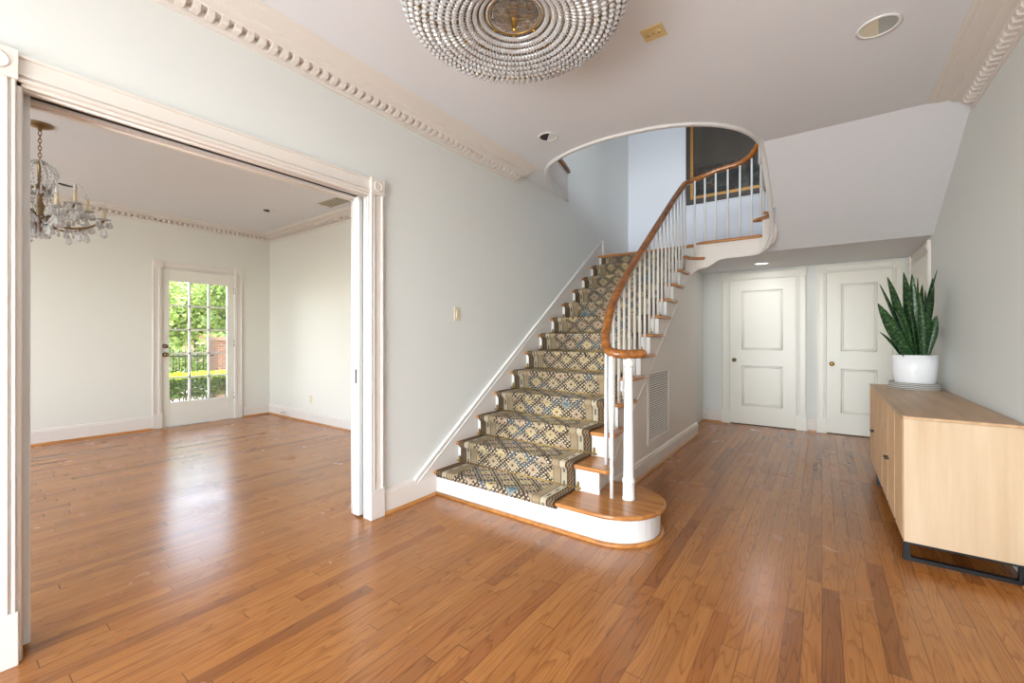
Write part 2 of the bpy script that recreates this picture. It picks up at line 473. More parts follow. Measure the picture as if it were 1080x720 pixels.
# end wall of the hall (doors set on its face) and recess beside the stair
b = MB().box((LX, EY, 0), (RX + .1, EY + .14, 2.3))
b.box((-1.60, 5.83, 0), (-1.45, EY, 2.19))
struct(b.build('wall_end', WALL))
# wall enclosing the underside of the stairs; its top follows the flight
b = MB()
b.prism([(2.72, 0), (5.83, 0), (5.83, 2.2), (5.2, 2.0), (3.0, .43), (2.72, .2)], 'x', -1.45, -1.31)
struct(b.build('wall_stair', TRIM))
# upstairs walls, ceiling
b = MB().box((LX - .1, 6.62, 2.2), (2.6, 6.74, 5.6))
struct(b.build('wall_upper_back', WALLU))
b = MB().box((LX - .1, .9, 5.6), (2.7, 6.8, 5.75)); struct(b.build('ceiling_upper', CEIL))
b = MB().box((2.5, .9, 3.2), (2.62, 6.7, 5.6)); b.box((LX, .88, 3.2), (-2.0, 1.0, 5.6)); b.box((.2, .88, 3.2), (2.6, 1.0, 5.6)); b.box((-2.0, .88, 3.2), (.2, 1.0, 3.5)); b.box((-2.0, .88, 4.2), (.2, 1.0, 5.6)); b.box((RX+.05, 4.0, 2.9), (2.6, 6.7, 3.0)); struct(b.build('wall_upper_side', WALLU))  # front opening added to let the upstairs fill light in
b = MB().box((RX - .02, 1.0, 3.0), (RX + .1, 1.1, 3.2)); 

# living room shell
b = MB()
x0, x1 = LVX - .2, LVX
DY0, DY1, DZ1 = 1.905, 2.80, 2.185
b.box((x0, BY, 0), (x1, DY0, CZ)); b.box((x0, DY1, 0), (x1, LVY + .15, CZ)); b.box((x0, DY0, DZ1), (x1, DY1, CZ))
struct(b.build('wall_living_far', WALLL))
b = MB().box((LVX - .2, LVY, 0), (LX - WT, LVY + .15, CZ)); struct(b.build('wall_living_side', WALLL))
# front walls with window openings behind the camera
b = MB()
ws = [(-6.6, -5.2), (-4.7, -3.3)]
xs = [LVX - .2]
for a, c in ws: xs += [a, c]
xs.append(LX - .1)
for k in range(0, len(xs), 2): b.box((xs[k], BY - .15, 0), (xs[k + 1], BY, CZ))
for a, c in ws:
    b.box((a, BY - .15, 0), (c, BY, .5)); b.box((a, BY - .15, 2.45), (c, BY, CZ))
struct(b.build('wall_living_front', WALLL))
b = MB()
b.box((LX - .1, BY - .15, 0), (-2.15, BY, CZ)); b.box((.45, BY - .15, 0), (RX + .1, BY, CZ)); b.box((-2.15, BY - .15, 2.55), (.45, BY, CZ))
struct(b.build('wall_front', WALL))
b = MB().box((LVX - .2, BY - .2, CZ), (LX - WT, LVY + .2, CZ + .12)); struct(b.build('ceiling_living', CEIL))
b = MB().box((LVX - .5, BY - .5, 3.25), (LX - WT - .02, LVY + .5, 3.4)); struct(b.build('roof', ROOFM))

# ------------------------------------------------------------------ mouldings
F_left = lambda p: (LX + p[1], p[0], p[2])            # u = Y, n = +X
F_right = lambda p: (RX - p[1], p[0], p[2])
F_end = lambda p: (p[0], EY - p[1], p[2])             # u = X, n = -Y
F_far = lambda p: (LVX + p[1], p[0], p[2])
F_side = lambda p: (p[0], LVY - p[1], p[2])

def cornice(name, fr, u0, u1, proj=.26, bot=2.797, spacing=.06):
    k = proj / .26
    P = [(0, bot - .008), (.012, bot - .008), (.014, bot + .014), (.012, bot + .018), (.012, bot + .052), (.064, bot + .054), (.068, bot + .059),
         (.09 * k, bot + .060), (.10 * k, bot + .062), (.125 * k, bot + .064), (.128 * k, bot + .079), (.17 * k, bot + .081), (.215 * k, bot + .084), (.22 * k, bot + .088), (.245 * k, bot + .0885), (.25 * k, CZ - .002), (.26 * k, CZ - .002), (.26 * k, CZ + .01), (0, CZ + .01)]
    b = MB(fr); b.prism(P, 'x', u0, u1)
    n = int((u1 - u0) / spacing)
    for i in range(n):
        a = u0 + (i + .25) * spacing
        b.prism([(.010, bot + .018), (.052, bot + .020), (.062, bot + .030), (.062, bot + .056), (.010, bot + .056)], 'x', a, a + spacing * .5)
    return struct(b.build(name, TRIM))
cornice('trim_4', F_left, BY, 3.55)
cornice('trim_5', F_right, BY, 4.165, .235)
cornice('trim_6', F_far, BY, LVY, .17, 2.79)
cornice('trim_7', F_side, LVX, LX - WT, .17, 2.79)

def baseboard(name, fr, u0, u1, h=.18, mat=None, shoe=True, n=.02):
    e = struct(MB(fr).prism([(0, 0), (n, 0), (n, h - .03), (n * .7, h - .024), (n * .7, h - .012), (n * .35, h - .004), (0, h)], 'x', u0, u1).build(name, mat or TRIM))
    if shoe:
        MB(fr).prism([(n, 0), (n + .017, 0), (n + .015, .01), (n + .008, .018), (n, .02)], 'x', u0, u1).build('shoe_moulding', SHOEW, e)
    return e
baseboard('baseboard_left', F_left, 1.885, 2.40)
baseboard('baseboard_left_front', F_left, BY, .095)
baseboard('baseboard_right', F_right, BY, 3.19)
baseboard('baseboard_end', F_end, -1.45, -1.185, .17)
baseboard('baseboard_end_middle', F_end, -.155, -.06, .17)
baseboard('baseboard_living_far', F_far, BY, 1.80)
baseboard('baseboard_living_far_corner', F_far, 2.915, LVY, .14)
baseboard('baseboard_living_side', F_side, LVX, LX - WT, .155)
F_st = lambda p: (-1.31 + p[1], p[0], p[2])
b = baseboard('baseboard_stair', F_st, 3.0, 5.85, .15, n=.022)

def casing(name, fr, u0, u1, zt, w=.105, d=.02, mat=None, plinth=.2, block=True, head_n=None, ext=0):
    """door casing round the opening u0..u1, height zt"""
    mat = mat or TRIM
    e = empty(name); struct(e)
    pf = [(0, 0), (.0, d * .55), (.005, d * .85), (.012, d * .85), (.015, d * .45), (.021, d * .45), (.024, d * .9), (.032, d * .9), (.036, d * .55), (.088, d * .55), (.091, d), (.1, d), (w, d * .6), (w, 0)]
    pf = [(a * w / .105 if a < w else w, n) for a, n in pf[:-2]] + pf[-2:]
    for s, uu in ((-1, u0), (1, u1)):
        poly = [(uu + s * (a), n) for a, n in pf]
        MB(fr).prism(poly, 'z', plinth, zt).build('side_casing', mat, e)
        a, c = sorted((uu - s * .004, uu + s * (w + .004)))
        MB(fr).box((a, 0, 0), (c, d + .006, plinth)).build('plinth', mat, e, .003)
        if block:
            bl = MB(fr).box((a, 0, zt), (c, d + .008, zt + w + .006))
            ob = bl.build('corner_block', mat, e, .003)
            cc = (uu + s * w / 2, d + .008, zt + w / 2 + .003)
            MB(fr).tube([(cc[0] + .03 * math.cos(q * PI / 10), cc[1], cc[2] + .03 * math.sin(q * PI / 10)) for q in range(20)], .005, 6, loop=True).build('rosette', mat, ob)
    P = [(n, zt + a) for a, n in pf]
    MB(fr).prism(P, 'x', u0 + .004, u1 - .004).build('head_casing', mat, e)
    return e
casing('trim_8', F_left, OP0, OP1 - .012, OPZ, .104, .026)
casing('trim_9', F_end, -1.08, -.277, 2.055, .105, .02, DOORP)
casing('trim_10', F_end, .045, .69, 2.075, .1, .02, DOORP)
casing('trim_11', F_right, 5.70, 6.62, 2.06, .1, .02)
casing('trim_12', F_far, DY0, DY1, DZ1, .1, .02)

# jamb lining of the wide opening, with the pocket slot
e = struct(empty('trim_13'))
for s, yy in ((-1, OP0), (1, OP1)):
    for xa, xb in ((LX - .062, LX + .004), (LX - WT - .004, LX - .155)):
        a, c = sorted((yy, yy - s * .012))
        bb = MB().box((xa, a, 0), (xb, c, OPZ))
        for q in range(3):
            xc = xa + (xb - xa) * (q + .5) / 3
            bb.tube([(xc, yy - s * .012, 0), (xc, yy - s * .012, OPZ)], .006, 6)
        bb.build('side_jamb', WHITE if s > 0 else TRIM, e)
    MB().box((LX - .155, min(yy, yy + s * .05), 0), (LX - .062, max(yy, yy + s * .05), OPZ)).build('pocket_slot', BLACK, e)
bb = MB()
for xa, xb in ((LX - .062, LX + .004), (LX - WT - .004, LX - .125)):
    bb.box((xa, OP0, OPZ - .014), (xb, OP1, OPZ + .02))
    bb.tube([((xa + xb) / 2, OP0, OPZ - .014), ((xa + xb) / 2, OP1, OPZ - .014)], .008, 6)
bb.build('head_jamb', TRIM, e)
MB().box((LX - .125, OP0, OPZ - .001), (LX - .062, OP1, OPZ + .03)).build('track_slot', BLACK, e)

# pocket door leaves standing a little out of their slots
def pocket(name, y0, y1, pull):
    o = MB().box((LX - .146, y0, .012), (LX - .084, y1, OPZ - .004)).build(name, WHITE, bevel=.004)
    struct(o)
    if pull is not None:
        MB().box((LX - .122, pull - .0015, .92), (LX - .104, pull + .0015, 1.02)).build('flush_pull', DARKM, o)
    return o
pocket('door_1', OP1 - .034, OP1 + .04, OP1 - .0345)
pocket('door_2', OP0 - .04, OP0 + .045, None)

# ------------------------------------------------------------------ panelled doors
def panel_door(name, fr, u0, u1, z1, panels, knob_u, mat=DOORP, knob_z=.88, knob_mat=ABRASS, pn=.0):
    o = MB(fr).box((u0 + .004, -.005, .012), (u1 - .004, .004, z1 - .004)).build(name, mat)
    struct(o)
    st = .0; b = MB(fr)
    pu0, pu1 = panels[0][0], panels[0][1]
    b.box((u0 + .004, .002, .012), (pu0, .012, z1 - .004)); b.box((pu1, .002, .012), (u1 - .004, .012, z1 - .004))
    zs = [.012] + [q for p in panels for q in (p[2], p[3])] + [z1 - .004]
    for k in range(0, len(zs), 2): b.box((pu0, .002, zs[k]), (pu1, .012, zs[k + 1]))
    b.build('stile_and_rail', mat, o)
    for p in panels:
        m = MB(fr)
        for ins, rr in ((.006, .008), (.03, .005)):
            a, c, d, f = p[0] + ins, p[1] - ins, p[2] + ins, p[3] - ins
            yy = .008 if ins < .01 else .004
            for A, B in (((a, d), (c, d)), ((a, f), (c, f)), ((a, d), (a, f)), ((c, d), (c, f))):
                m.tube([(A[0], yy, A[1]), (B[0], yy, B[1])], rr, 8)
        m.box((p[0] + .034, 0, p[2] + .034), (p[1] - .034, .007, p[3] - .034))
        m.build('door_panel', mat, o)
    if knob_u is not None:
        MB(fr).lathe([(.001, .012), (.026, .012), (.026, .016), (.01, .02), (.009, .045), (.022, .05), (.028, .062), (.024, .074), (.008, .08), (.001, .08)], (knob_u, 0, knob_z), 16, 'y').build('door_knob', knob_mat, o)
    MB(fr).box((u0 + .004, -.006, 0), (u1 - .004, .002, .012)).build('threshold_gap', BLACK, o)
    return o
panel_door('door_3', F_end, -1.08, -.277, 2.05, [(-.93, -.43, .27, .84), (-.93, -.43, 1.06, 1.90)], -1.02, knob_z=.915)
panel_door('door_4', F_end, .045, .69, 2.07, [(.19, .55, .27, .84), (.19, .55, 1.06, 1.92)], .10, knob_z=.90, knob_mat=BRASS)
panel_door('door_5', F_right, 5.70, 6.62, 2.055, [(5.86, 6.46, .27, .84), (5.86, 6.46, 1.06, 1.90)], 5.78)

# French door
fd = MB()
X0, X1 = LVX - .05, LVX - .008
gy0, gy1, gz0, gz1 = 1.994, 2.705, .335, 2.02
fd.box((X0, DY0 + .005, .015), (X1, gy0, DZ1 - .006)); fd.box((X0, gy1, .015), (X1, DY1 - .005, DZ1 - .006))
fd.box((X0, gy0, .015), (X1, gy1, gz0)); fd.box((X0, gy0, gz1), (X1, gy1, DZ1 - .006))
FD = struct(fd.build('door_6', DOORP, bevel=.003))
mu = MB()
for k in (1, 2):
    y = gy0 + (gy1 - gy0) * k / 3; mu.box((X0 + .004, y - .011, gz0), (X1 - .004, y + .011, gz1))
for k in range(1, 5):
    z = gz0 + (gz1 - gz0) * k / 5; mu.box((X0 + .004, gy0, z - .011), (X1 - .004, gy1, z + .011))
mu.build('muntin', WHITE, FD)
MB().box((X0 + .018, gy0 - .005, gz0 - .005), (X0 + .024, gy1 + .005, gz1 + .005)).build('glass_pane', GLASS, FD)
for z, r in ((1.0, .027), (1.115, .022)):
    MB().lathe([(.001, 0), (r + .006, 0), (r + .006, .006), (.012, .01), (.011, .03), (r, .036), (r + .003, .048), (r * .7, .06), (.001, .062)], (X1, 1.945, z), 16, 'x').build('door_knob' if r > .025 else 'deadbolt', ABRASS, FD)
for z in (.35, 1.15, 1.95):
    MB().tube([(X1 + .006, DY1 - .006, z - .05), (X1 + .006, DY1 - .006, z + .05)], .008, 8).build('hinge', CHROME, FD)
b = MB()
b.box((LVX - .21, DY0 - .001, 0), (LVX + .0, DY0 + .006, DZ1)); b.box((LVX - .21, DY1 - .006, 0), (LVX, DY1 + .001, DZ1)); b.box((LVX - .21, DY0, DZ1 - .006), (LVX, DY1, DZ1 + .001))
b.box((LVX - .22, DY0, 0), (LVX + .01, DY1, .012))
struct(b.build('trim_14', WHITE))

# ------------------------------------------------------------------ staircase
Z0, RISE, Y0, GO = .19, .18, 2.352, .2542
zi = lambda i: Z0 + RISE * i
yi = lambda i: Y0 + GO * i
OXN = -1.235         # outer edge of tread nosings
OXS = -1.275         # face of the outer stringer
ST = empty('staircase', (-1.9, 3.6, 0))
tag(ST, 'curved oak and white painted staircase with a round-ended bottom step', 'staircase')
ST_INV = (1.9, -3.6, 0)
def sbuild(mb, name, mat, bevel=0, seg=3):
    old = mb.fr
    mb.fr = (lambda p, old=old: tuple(a + c for a, c in zip((old(p) if old else p), ST_INV)))
    return mb.build(name, mat, ST, bevel, seg)
TH = .028
# curtail step
cc, cr = (-1.10, 2.668), .316
poly = [(LX, yi(0))] + arc(cc[0], cc[1], cr, -90, 90, 18) + [(-1.31, cc[1] + cr), (-1.31, yi(1) + .06), (LX, yi(1) + .06)]
sbuild(MB().prism(poly, 'z', zi(0) - TH, zi(0)), 'tread', TREADW, .012)
poly = [(LX, yi(0) + .035)] + arc(cc[0], cc[1], cr - .035, -90, 90, 18) + [(-1.31, cc[1] + cr - .035), (-1.31, yi(1) + .06), (LX, yi(1) + .06)]
sbuild(MB().prism(poly, 'z', 0, zi(0) - TH), 'riser', WHITE)
sh = MB()
pth = [(LX + .02, yi(0) + .03, .0)] + [(p[0], p[1], 0) for p in arc(cc[0], cc[1], cr - .03, -90, 88, 24)]
sh.tube(pth, .018, prof=[(-.3, 0), (1, 0), (.9, .55), (.5, 1), (-.3, 1.1)], up=(0, 0, 1))
sbuild(sh, 'shoe_moulding', SHOEW)
outer = {1: -1.12, 2: -1.18, 3: -1.225}
for i in range(1, 12):
    xo = outer.get(i, OXN); xn = outer.get(i + 1, OXN)
    ye = yi(i + 1) + .05
    if i == 1:
        poly = [(LX, yi(i)), (xo - .02, yi(i)), (xo, yi(i) + .02), (-1.16, 2.80), (-1.215, 2.93), (-1.235, ye + .02), (-1.31, ye + .02), (-1.31, ye), (LX, ye)]
    elif i == 11:
        poly = [(LX, yi(i)), (-1.36, yi(i)), (-1.285, yi(i) - .055), (OXN - .01, yi(i) - .07), (OXN, yi(i) - .055)] + arc(-1.075, 5.14, .16, 180, 95, 6) + [(-1.12, 5.36), (LX, 5.43)]
    else:
        poly = [(LX, yi(i)), (xo - .015, yi(i)), (xo, yi(i) + .015), (xn if i < 3 else xo, ye + .025), (-1.31, ye + .025), (-1.31, ye), (LX, ye)]
    sbuild(MB().prism(poly, 'z', zi(i) - TH, zi(i)), 'tread', TREADW, .011)
    rx = {1: -1.20, 2: -1.235}.get(i, OXS)
    sbuild(MB().box((LX, yi(i) + .032, zi(i - 1)), (rx, yi(i) + .05, zi(i) - TH)), 'riser', WHITE)
# landing, its nosing and riser
lp = [(LX, yi(12)), (-1.33, yi(12)), (-1.30, 5.39), (-1.235, 5.385), (-1.17, 5.32), (-1.10, 5.297), (-.545, 5.297), (-.52, 5.32), (-.52, 5.40), (RX, 5.40), (RX, 6.62), (LX, 6.62)]
sbuild(MB().prism(lp, 'z', zi(12) - .03, zi(12)), 'landing', TREADW, .011)
sbuild(MB().box((LX, yi(12) + .03, zi(11)), (-1.17, yi(12) + .05, zi(12) - .03)), 'riser', WHITE)
# upper flight going back above the hall
for i in range(13, 17):
    ya = 5.08 - (i - 13) * GO
    if i == 13: poly = [(RX, ya), (-.50, ya), (-.465, ya)] + [(-.44, 5.10), (-.455, 5.17), (-.50, 5.23), (-.60, 5.315), (-.62, 5.35), (-.60, 5.38), (RX, 5.38)]
    else: poly = [(RX, ya), (-.45, ya), (-.435, ya + .015), (-.435, ya + GO + .04), (RX, ya + GO + .04)]
    sbuild(MB().prism(poly, 'z', zi(i) - TH, zi(i)), 'tread', TREADW, .011)
    yr = 5.33 if i == 13 else ya + GO
    sbuild(MB().box((-.44 if i > 13 else -.52, yr - .02, zi(i - 1)), (RX, yr, zi(i) - TH)), 'riser', WHITE)
# outer stringer: one ribbon that follows the tread ends, turns round the well and runs up under the upper flight
rib = []          # (x, y, ztop, zbot)
def top_line(y):   # stepped edge simplified to just beneath the treads
    i = int(math.floor((y - Y0 - .04) / GO)); return zi(max(0, min(i, 11))) - TH
bot_pts = [(2.68, .0), (3.0, .28), (3.43, .602), (3.933, .956), (5.013, 1.75)]
def bot(y):
    for (a, p), (c, q) in zip(bot_pts, bot_pts[1:]):
        if y <= c: return p + (q - p) * max(0, y - a) / (c - a)
    return 1.75 + (y - 5.013) * .735
ys = []
for i in range(1, 12):
    ys += [yi(i) + .04 if i > 0 else 0, yi(i + 1) + .039]
flare = lambda y: OXS + max(0, (3.1 - y)) * .12 if y < 3.1 else OXS
for k, y in enumerate(ys):
    if y > 5.14: y = 5.14
    i = 1 + k // 2
    rib.append((flare(y), y, zi(i) - TH, max(0.0, bot(y))))
arc1 = arc(-1.08, 5.14, .195, 180, 90, 8)
for k, p in enumerate(arc1[1:]):
    t = (k + 1) / 8
    rib.append((p[0], p[1], zi(11) - TH if t < .62 else zi(12) - .03, 1.843 + .21 * math.sin(t * PI / 2) ** .9))
for x, zb in ((-1.02, 2.085), (-.97, 2.118), (-.92, 2.134), (-.85, 2.138), (-.75, 2.138), (-.62, 2.14)): rib.append((x, 5.335, zi(12) - .03, zb))
for k, p in enumerate(arc(-.60, 5.14, .195, 90, 0, 8)):
    t = k / 8; rib.append((p[0], p[1], zi(12) - .03 if t < .3 else zi(13) - TH, 2.14 + .2 * t ** 1.6))
for i in range(13, 17):
    for y in (5.12 - (i - 13) * GO - (.02 if i == 13 else 0), 5.12 - (i - 12) * GO + .001):
        rib.append((-.405, y, zi(i) - TH, 2.89 - (y - 4.165) * .524 + .004))
b = MB(); tk = .03
n = len(rib); rings = []
for k in range(n):
    t = Vector(rib[min(k + 1, n - 1)][:2]) - Vector(rib[max(k - 1, 0)][:2]); t.normalize()
    nn = Vector((-t.y, t.x)) * tk                # away from the well
    x, y, zt, zb = rib[k]
    rings.append([(x, y, zb), (x, y, zt), (x + nn.x, y + nn.y, zt), (x + nn.x, y + nn.y, zb)])
b.loft(rings, smooth=False)
sbuild(b, 'outer_stringer', TRIM)
# cap bead on the stringer's lower edge
pp = [(r[0] , r[1], r[3]) for r in rib[1:] if r[3] > .05]
b = MB().tube(pp, .007, 6)
sbuild(b, 'stringer_bead', TRIM)
# skirt board on the wall with its moulded cap
sk = [(2.40, 0), (2.40, 0.02), (2.163, .02), (2.163, .165), (5.475, 2.535), (5.545, 2.565), (5.545, 2.0), (5.4, 2.0)]
b = MB().prism([(2.163, .0), (2.163, .165), (5.475, 2.535), (5.545, 2.56), (5.545, 2.2), (2.6, .0)], 'x', LX, LX + .018)
sbuild(b, 'skirt_board', TRIM)
b = MB().tube([(LX + .012, 2.163, .168), (LX + .012, 5.48, 2.54), (LX + .012, 5.545, 2.56)], .012, 8)
b.tube([(LX + .016, 2.18, .135), (LX + .016, 5.49, 2.50)], .006, 6)
sbuild(b, 'skirt_cap', WHITE)
sbuild(MB().box((LX - .02, 5.545, 2.35), (LX + .03, 5.60, 2.585)), 'skirt_post', WHITE, .006)
b = MB(lambda p: (LX - .02 + p[1], p[0], p[2])).prism([(0, 2.35), (.018, 2.35), (.018, 2.49), (0, 2.51)], 'x', 5.6, 6.62)
sbuild(b, 'landing_baseboard', TRIM)

# ------------------------------------------------------------------ runner
RXL, RXR = -2.432, -2.432 + RW
path = [(yi(0) + .03, zi(0) - TH - .012), (yi(0) + .004, zi(0) - TH - .006), (yi(0) - .006, zi(0) - .016), (yi(0) - .002, zi(0) + .003), (yi(0) + .02, zi(0) + .006)]
for i in range(1, 13):
    path += [(yi(i) + .012, zi(i - 1) + .006), (yi(i) + .024, zi(i - 1) + .018)]
    if i < 12:
        path += [(yi(i) + .022, zi(i) - TH - .02), (yi(i) + .004, zi(i) - TH - .004), (yi(i) - .007, zi(i) - .016), (yi(i) - .003, zi(i) + .003), (yi(i) + .02, zi(i) + .006)]
    else: path += [(yi(i) + .024, zi(i) - TH - .006)]
b = MB(); L = 0; prev = None; rows = []
NX = 2
for p in path:
    if prev: L += math.hypot(p[0] - prev[0], p[1] - prev[1])
    prev = p
    rows.append(([b._v((RXL + RW * k / NX, p[0], p[1])) for k in range(NX + 1)], L))
for (A, l0), (B, l1) in zip(rows, rows[1:]):
    for k in range(NX):
        u0, u1 = RW * k / NX, RW * (k + 1) / NX
        b.face((A[k], A[k + 1], B[k + 1], B[k]), True, [(u0, l0), (u1, l0), (u1, l1), (u0, l1)])
RUN = b.build('stair_runner', RUNNER)
m = RUN.modifiers.new('thickness', 'SOLIDIFY'); m.thickness = .007; m.offset = 1
tag(RUN, 'patterned brown, cream and blue carpet runner climbing the middle of the stairs', 'carpet runner')

# stair rods
ords = ['first', 'second', 'third', 'fourth', 'fifth', 'sixth', 'seventh', 'eighth', 'ninth', 'tenth', 'eleventh']
rod0 = None
for i in range(1, 12):
    if rod0 is None:
        r = empty('stair_rod')
        MB().tube([(RXL - .02, 0, 0), (RXR + .02, 0, 0)], .0065, 8).build('rod', RODM, r)
        for x in (RXL - .02, RXR + .02):
            q = MB().box((x - .008, .001, -.012), (x + .008, .012, .035)); q.sphere((x, -.002, 0), .011); q.sphere((x + (.018 if x > -2 else -.018), 0, 0), .008)
            q.sphere((x, .006, .038), .008)
            q.build('bracket', RODM, r)
        rod0 = r
    else: r = copy_tree(rod0)
    r.location = (0, yi(i) + .018, zi(i - 1) + .019)
    tag(r, 'thin brass rod holding the runner down behind the %s step counted from the floor' % ords[i - 1], 'stair rod', 'brass rods across the stair runner')

# ------------------------------------------------------------------ railing
RL = empty('stair_railing', (-1.02, 2.69, zi(0)))
tag(RL, 'curving brown wooden handrail on thin white balusters with one turned white newel', 'railing')
RI = (1.02, -2.69, -zi(0))
def rbuild(mb, name, mat, bevel=0):
    mb.fr = lambda p: tuple(a + c for a, c in zip(p, RI)); return mb.build(name, mat, RL, bevel)
rz = lambda y: 1.075 + .709 * (y - 3.6) + .845       # rail axis above the flight
rpts = [(-.945, 2.738, 1.135), (-1.016, 2.687, 1.13), (-1.09, 2.655, 1.135), (-1.155, 2.672, 1.165), (-1.205, 2.755, 1.25), (-1.24, 2.89, 1.385), (-1.265, 3.05, 1.525),
        (-1.285, 3.4, rz(3.4)), (-1.29, 4.0, rz(4.0)), (-1.29, 4.6, rz(4.6)), (-1.285, 4.95, rz(4.95)), (-1.275, 5.14, 3.005), (-1.235, 5.27, 3.065), (-1.13, 5.345, 3.115), (-1.0, 5.36, 3.155), (-.85, 5.36, 3.172), (-.74, 5.355, 3.187), (-.63, 5.32, 3.235), (-.545, 5.24, 3.32), (-.49, 5.12, 3.42), (-.48, 4.9, 3.575), (-.48, 4.5, 3.86), (-.48, 4.1, 4.14)]
rp = crom(rpts, 8)
pr = [(-1, -.35), (-.82, -.75), (-.45, -.95), (.45, -.95), (.82, -.75), (1, -.35), (1, .15), (.8, .55), (.42, .85), (0, .95), (-.42, .85), (-.8, .55), (-1, .15)]
b = MB().tube(rp, .031, prof=pr, up=(0, 0, 1))
b.sphere((rpts[0][0] + .0, rpts[0][1] + .0, rpts[0][2] - .002), .030, 14, 8, .95)
rbuild(b, 'handrail', RAILW)
def rail_z(x, y):
    best = min(rp, key=lambda p: (p.x - x) ** 2 + (p.y - y) ** 2); return best.z - .02
# newel
b = MB().lathe([(.001, 0), (.041, 0), (.041, .012), (.038, .016), (.038, .108), (.042, .114), (.042, .128), (.033, .136), (.034, .15), (.032, .4), (.0255, .80), (.027, .83), (.026, .84), (.031, .848), (.026, .856), (.026, .862), (.037, .876), (.037, .890), (.018, .896), (.018, .935), (.001, .935), (.027, .855), (.027, .868), (.037, .885), (.037, .897), (.02, .905), (.02, .93), (.001, .93)], (-1.016, 2.687, zi(0)), 24)
rbuild(b, 'newel_post', WHITE)
bal = [(-1.112, 2.638, zi(0))]
def bx(y):
    c = [(2.62, -1.14), (2.76, -1.205), (2.9, -1.24), (3.05, -1.268), (3.4, -1.288), (9, -1.292)]
    for (a, p), (d, q) in zip(c, c[1:]):
        if y <= d: return p + (q - p) * (y - a) / (d - a)
for i in range(1, 12):
    for k in (.052, .178):
        y = yi(i) + k
        if i == 1 and k < .1: y = 2.745
        if i == 11 and k > .1: continue
        bal.append((bx(y), y, zi(i)))
bal += [(-1.2, 5.275, zi(11))]
for x, y in ((-1.105, 5.345), (-.99, 5.352), (-.865, 5.352), (-.742, 5.352), (-.625, 5.335)): bal.append((x, y, zi(12)))
bal += [(-.525, 5.215, zi(13)), (-.49, 5.1, zi(13)), (-.48, 4.93, zi(14)), (-.48, 4.8, zi(14)), (-.48, 4.68, zi(15))]
for x, y, z in bal:
    zt = rail_z(x, y)
    rbuild(MB().lathe([(.001, z), (.0125, z), (.0115, z + .3), (.0095, zt), (.001, zt)], (x, y, 0), 10), 'baluster', WHITE)

# ------------------------------------------------------------------ credenza
CR = empty('credenza', (.58, 4.2, 0)); tag(CR, 'long low pale wood sideboard with ribbed door fronts on black metal legs', 'sideboard')
cx0, cx1, cy0, cy1, cz0, cz1 = 0.365, .83, 3.215, 5.27, .102, .80
CI = (-.58, -4.2, 0)
def cb(mb, name, mat, parent=CR, bevel=0):
    mb.fr = lambda p: tuple(a + c for a, c in zip(p, CI)); return mb.build(name, mat, parent, bevel)
b = MB(); b.box((cx0 + .022, cy0, cz0), (cx1, cy0 + .02, cz1 - .018)); b.box((cx0 + .022, cy1 - .02, cz0), (cx1, cy1, cz1 - .018)); b.box((cx0 + .022, cy0 + .02, cz0), (cx1, cy1 - .02, cz0 + .02)); b.box((cx0 + .1, cy0 + .02, cz0 + .02), (cx1, cy1 - .02, cz1 - .018))
cb(b, 'body', MANGO)
cb(MB().box((cx0, cy0, cz1 - .018), (cx1, cy1, cz1)), 'top', MANGOT, bevel=.003)
cb(MB().box((cx0 + .004, cy0, cz0), (cx0 + .022, cy0 + .012, cz1 - .018)), 'edge_strip', MANGO)
nd = 3; dw = (cy1 - cy0 - .012) / nd
for k in range(nd):
    a = cy0 + .012 + dw * k + .002; c = a + dw - .004
    d = cb(MB().box((cx0 + .006, a, cz0 + .004), (cx0 + .024, c, cz1 - .022)), 'door', SHELFD, bevel=.002)
    # tall ribbed inset panels between narrow plain stiles
    w = (c - a)
    for p0, p1 in ((.03, .44), (.52, .97)):
        q = MB()
        q.box((cx0 + .004, a + w * p0, cz0 + .004), (cx0 + .008, a + w * p1, cz1 - .022))
        for s in range(30):
            y0 = a + w * (p0 + (p1 - p0) * s / 30); y1 = a + w * (p0 + (p1 - p0) * (s + .8) / 30)
            q.box((cx0 + .002, y0, cz0 + .004), (cx0 + .005, y1, cz1 - .022))
        cb(q, 'ribbed_panel', WOVEN, d)
    hy = {0: a + w * .97, 1: a + w * .03, 2: a + w * .4}[k]
    hy = {0: 3.872, 1: 3.89, 2: 4.897}[k]
    if k != 1:
        q = MB(); q.box((cx0 - .022, hy - .045, .412), (cx0 - .012, hy + .045, .424)); q.box((cx0 - .014, hy - .04, .413), (cx0 + .006, hy - .03, .423)); q.box((cx0 - .014, hy + .03, .413), (cx0 + .006, hy + .04, .423))
        cb(q, 'handle', DARKM, d)
for y in (cy0 + .002, 4.70):
    q = MB(); t = .028
    q.box((cx0 + .003, y, 0), (cx0 + .003 + t, y + t, cz0)); q.box((cx1 - t - .003, y, 0), (cx1 - .003, y + t, cz0)); q.box((cx0 + .003 + t, y, 0), (cx1 - .003 - t, y + t, .02)); q.box((cx0 + .003 + t, y, cz0 - .012), (cx1 - .003 - t, y + t, cz0))
    cb(q, 'leg_frame', DARKM)

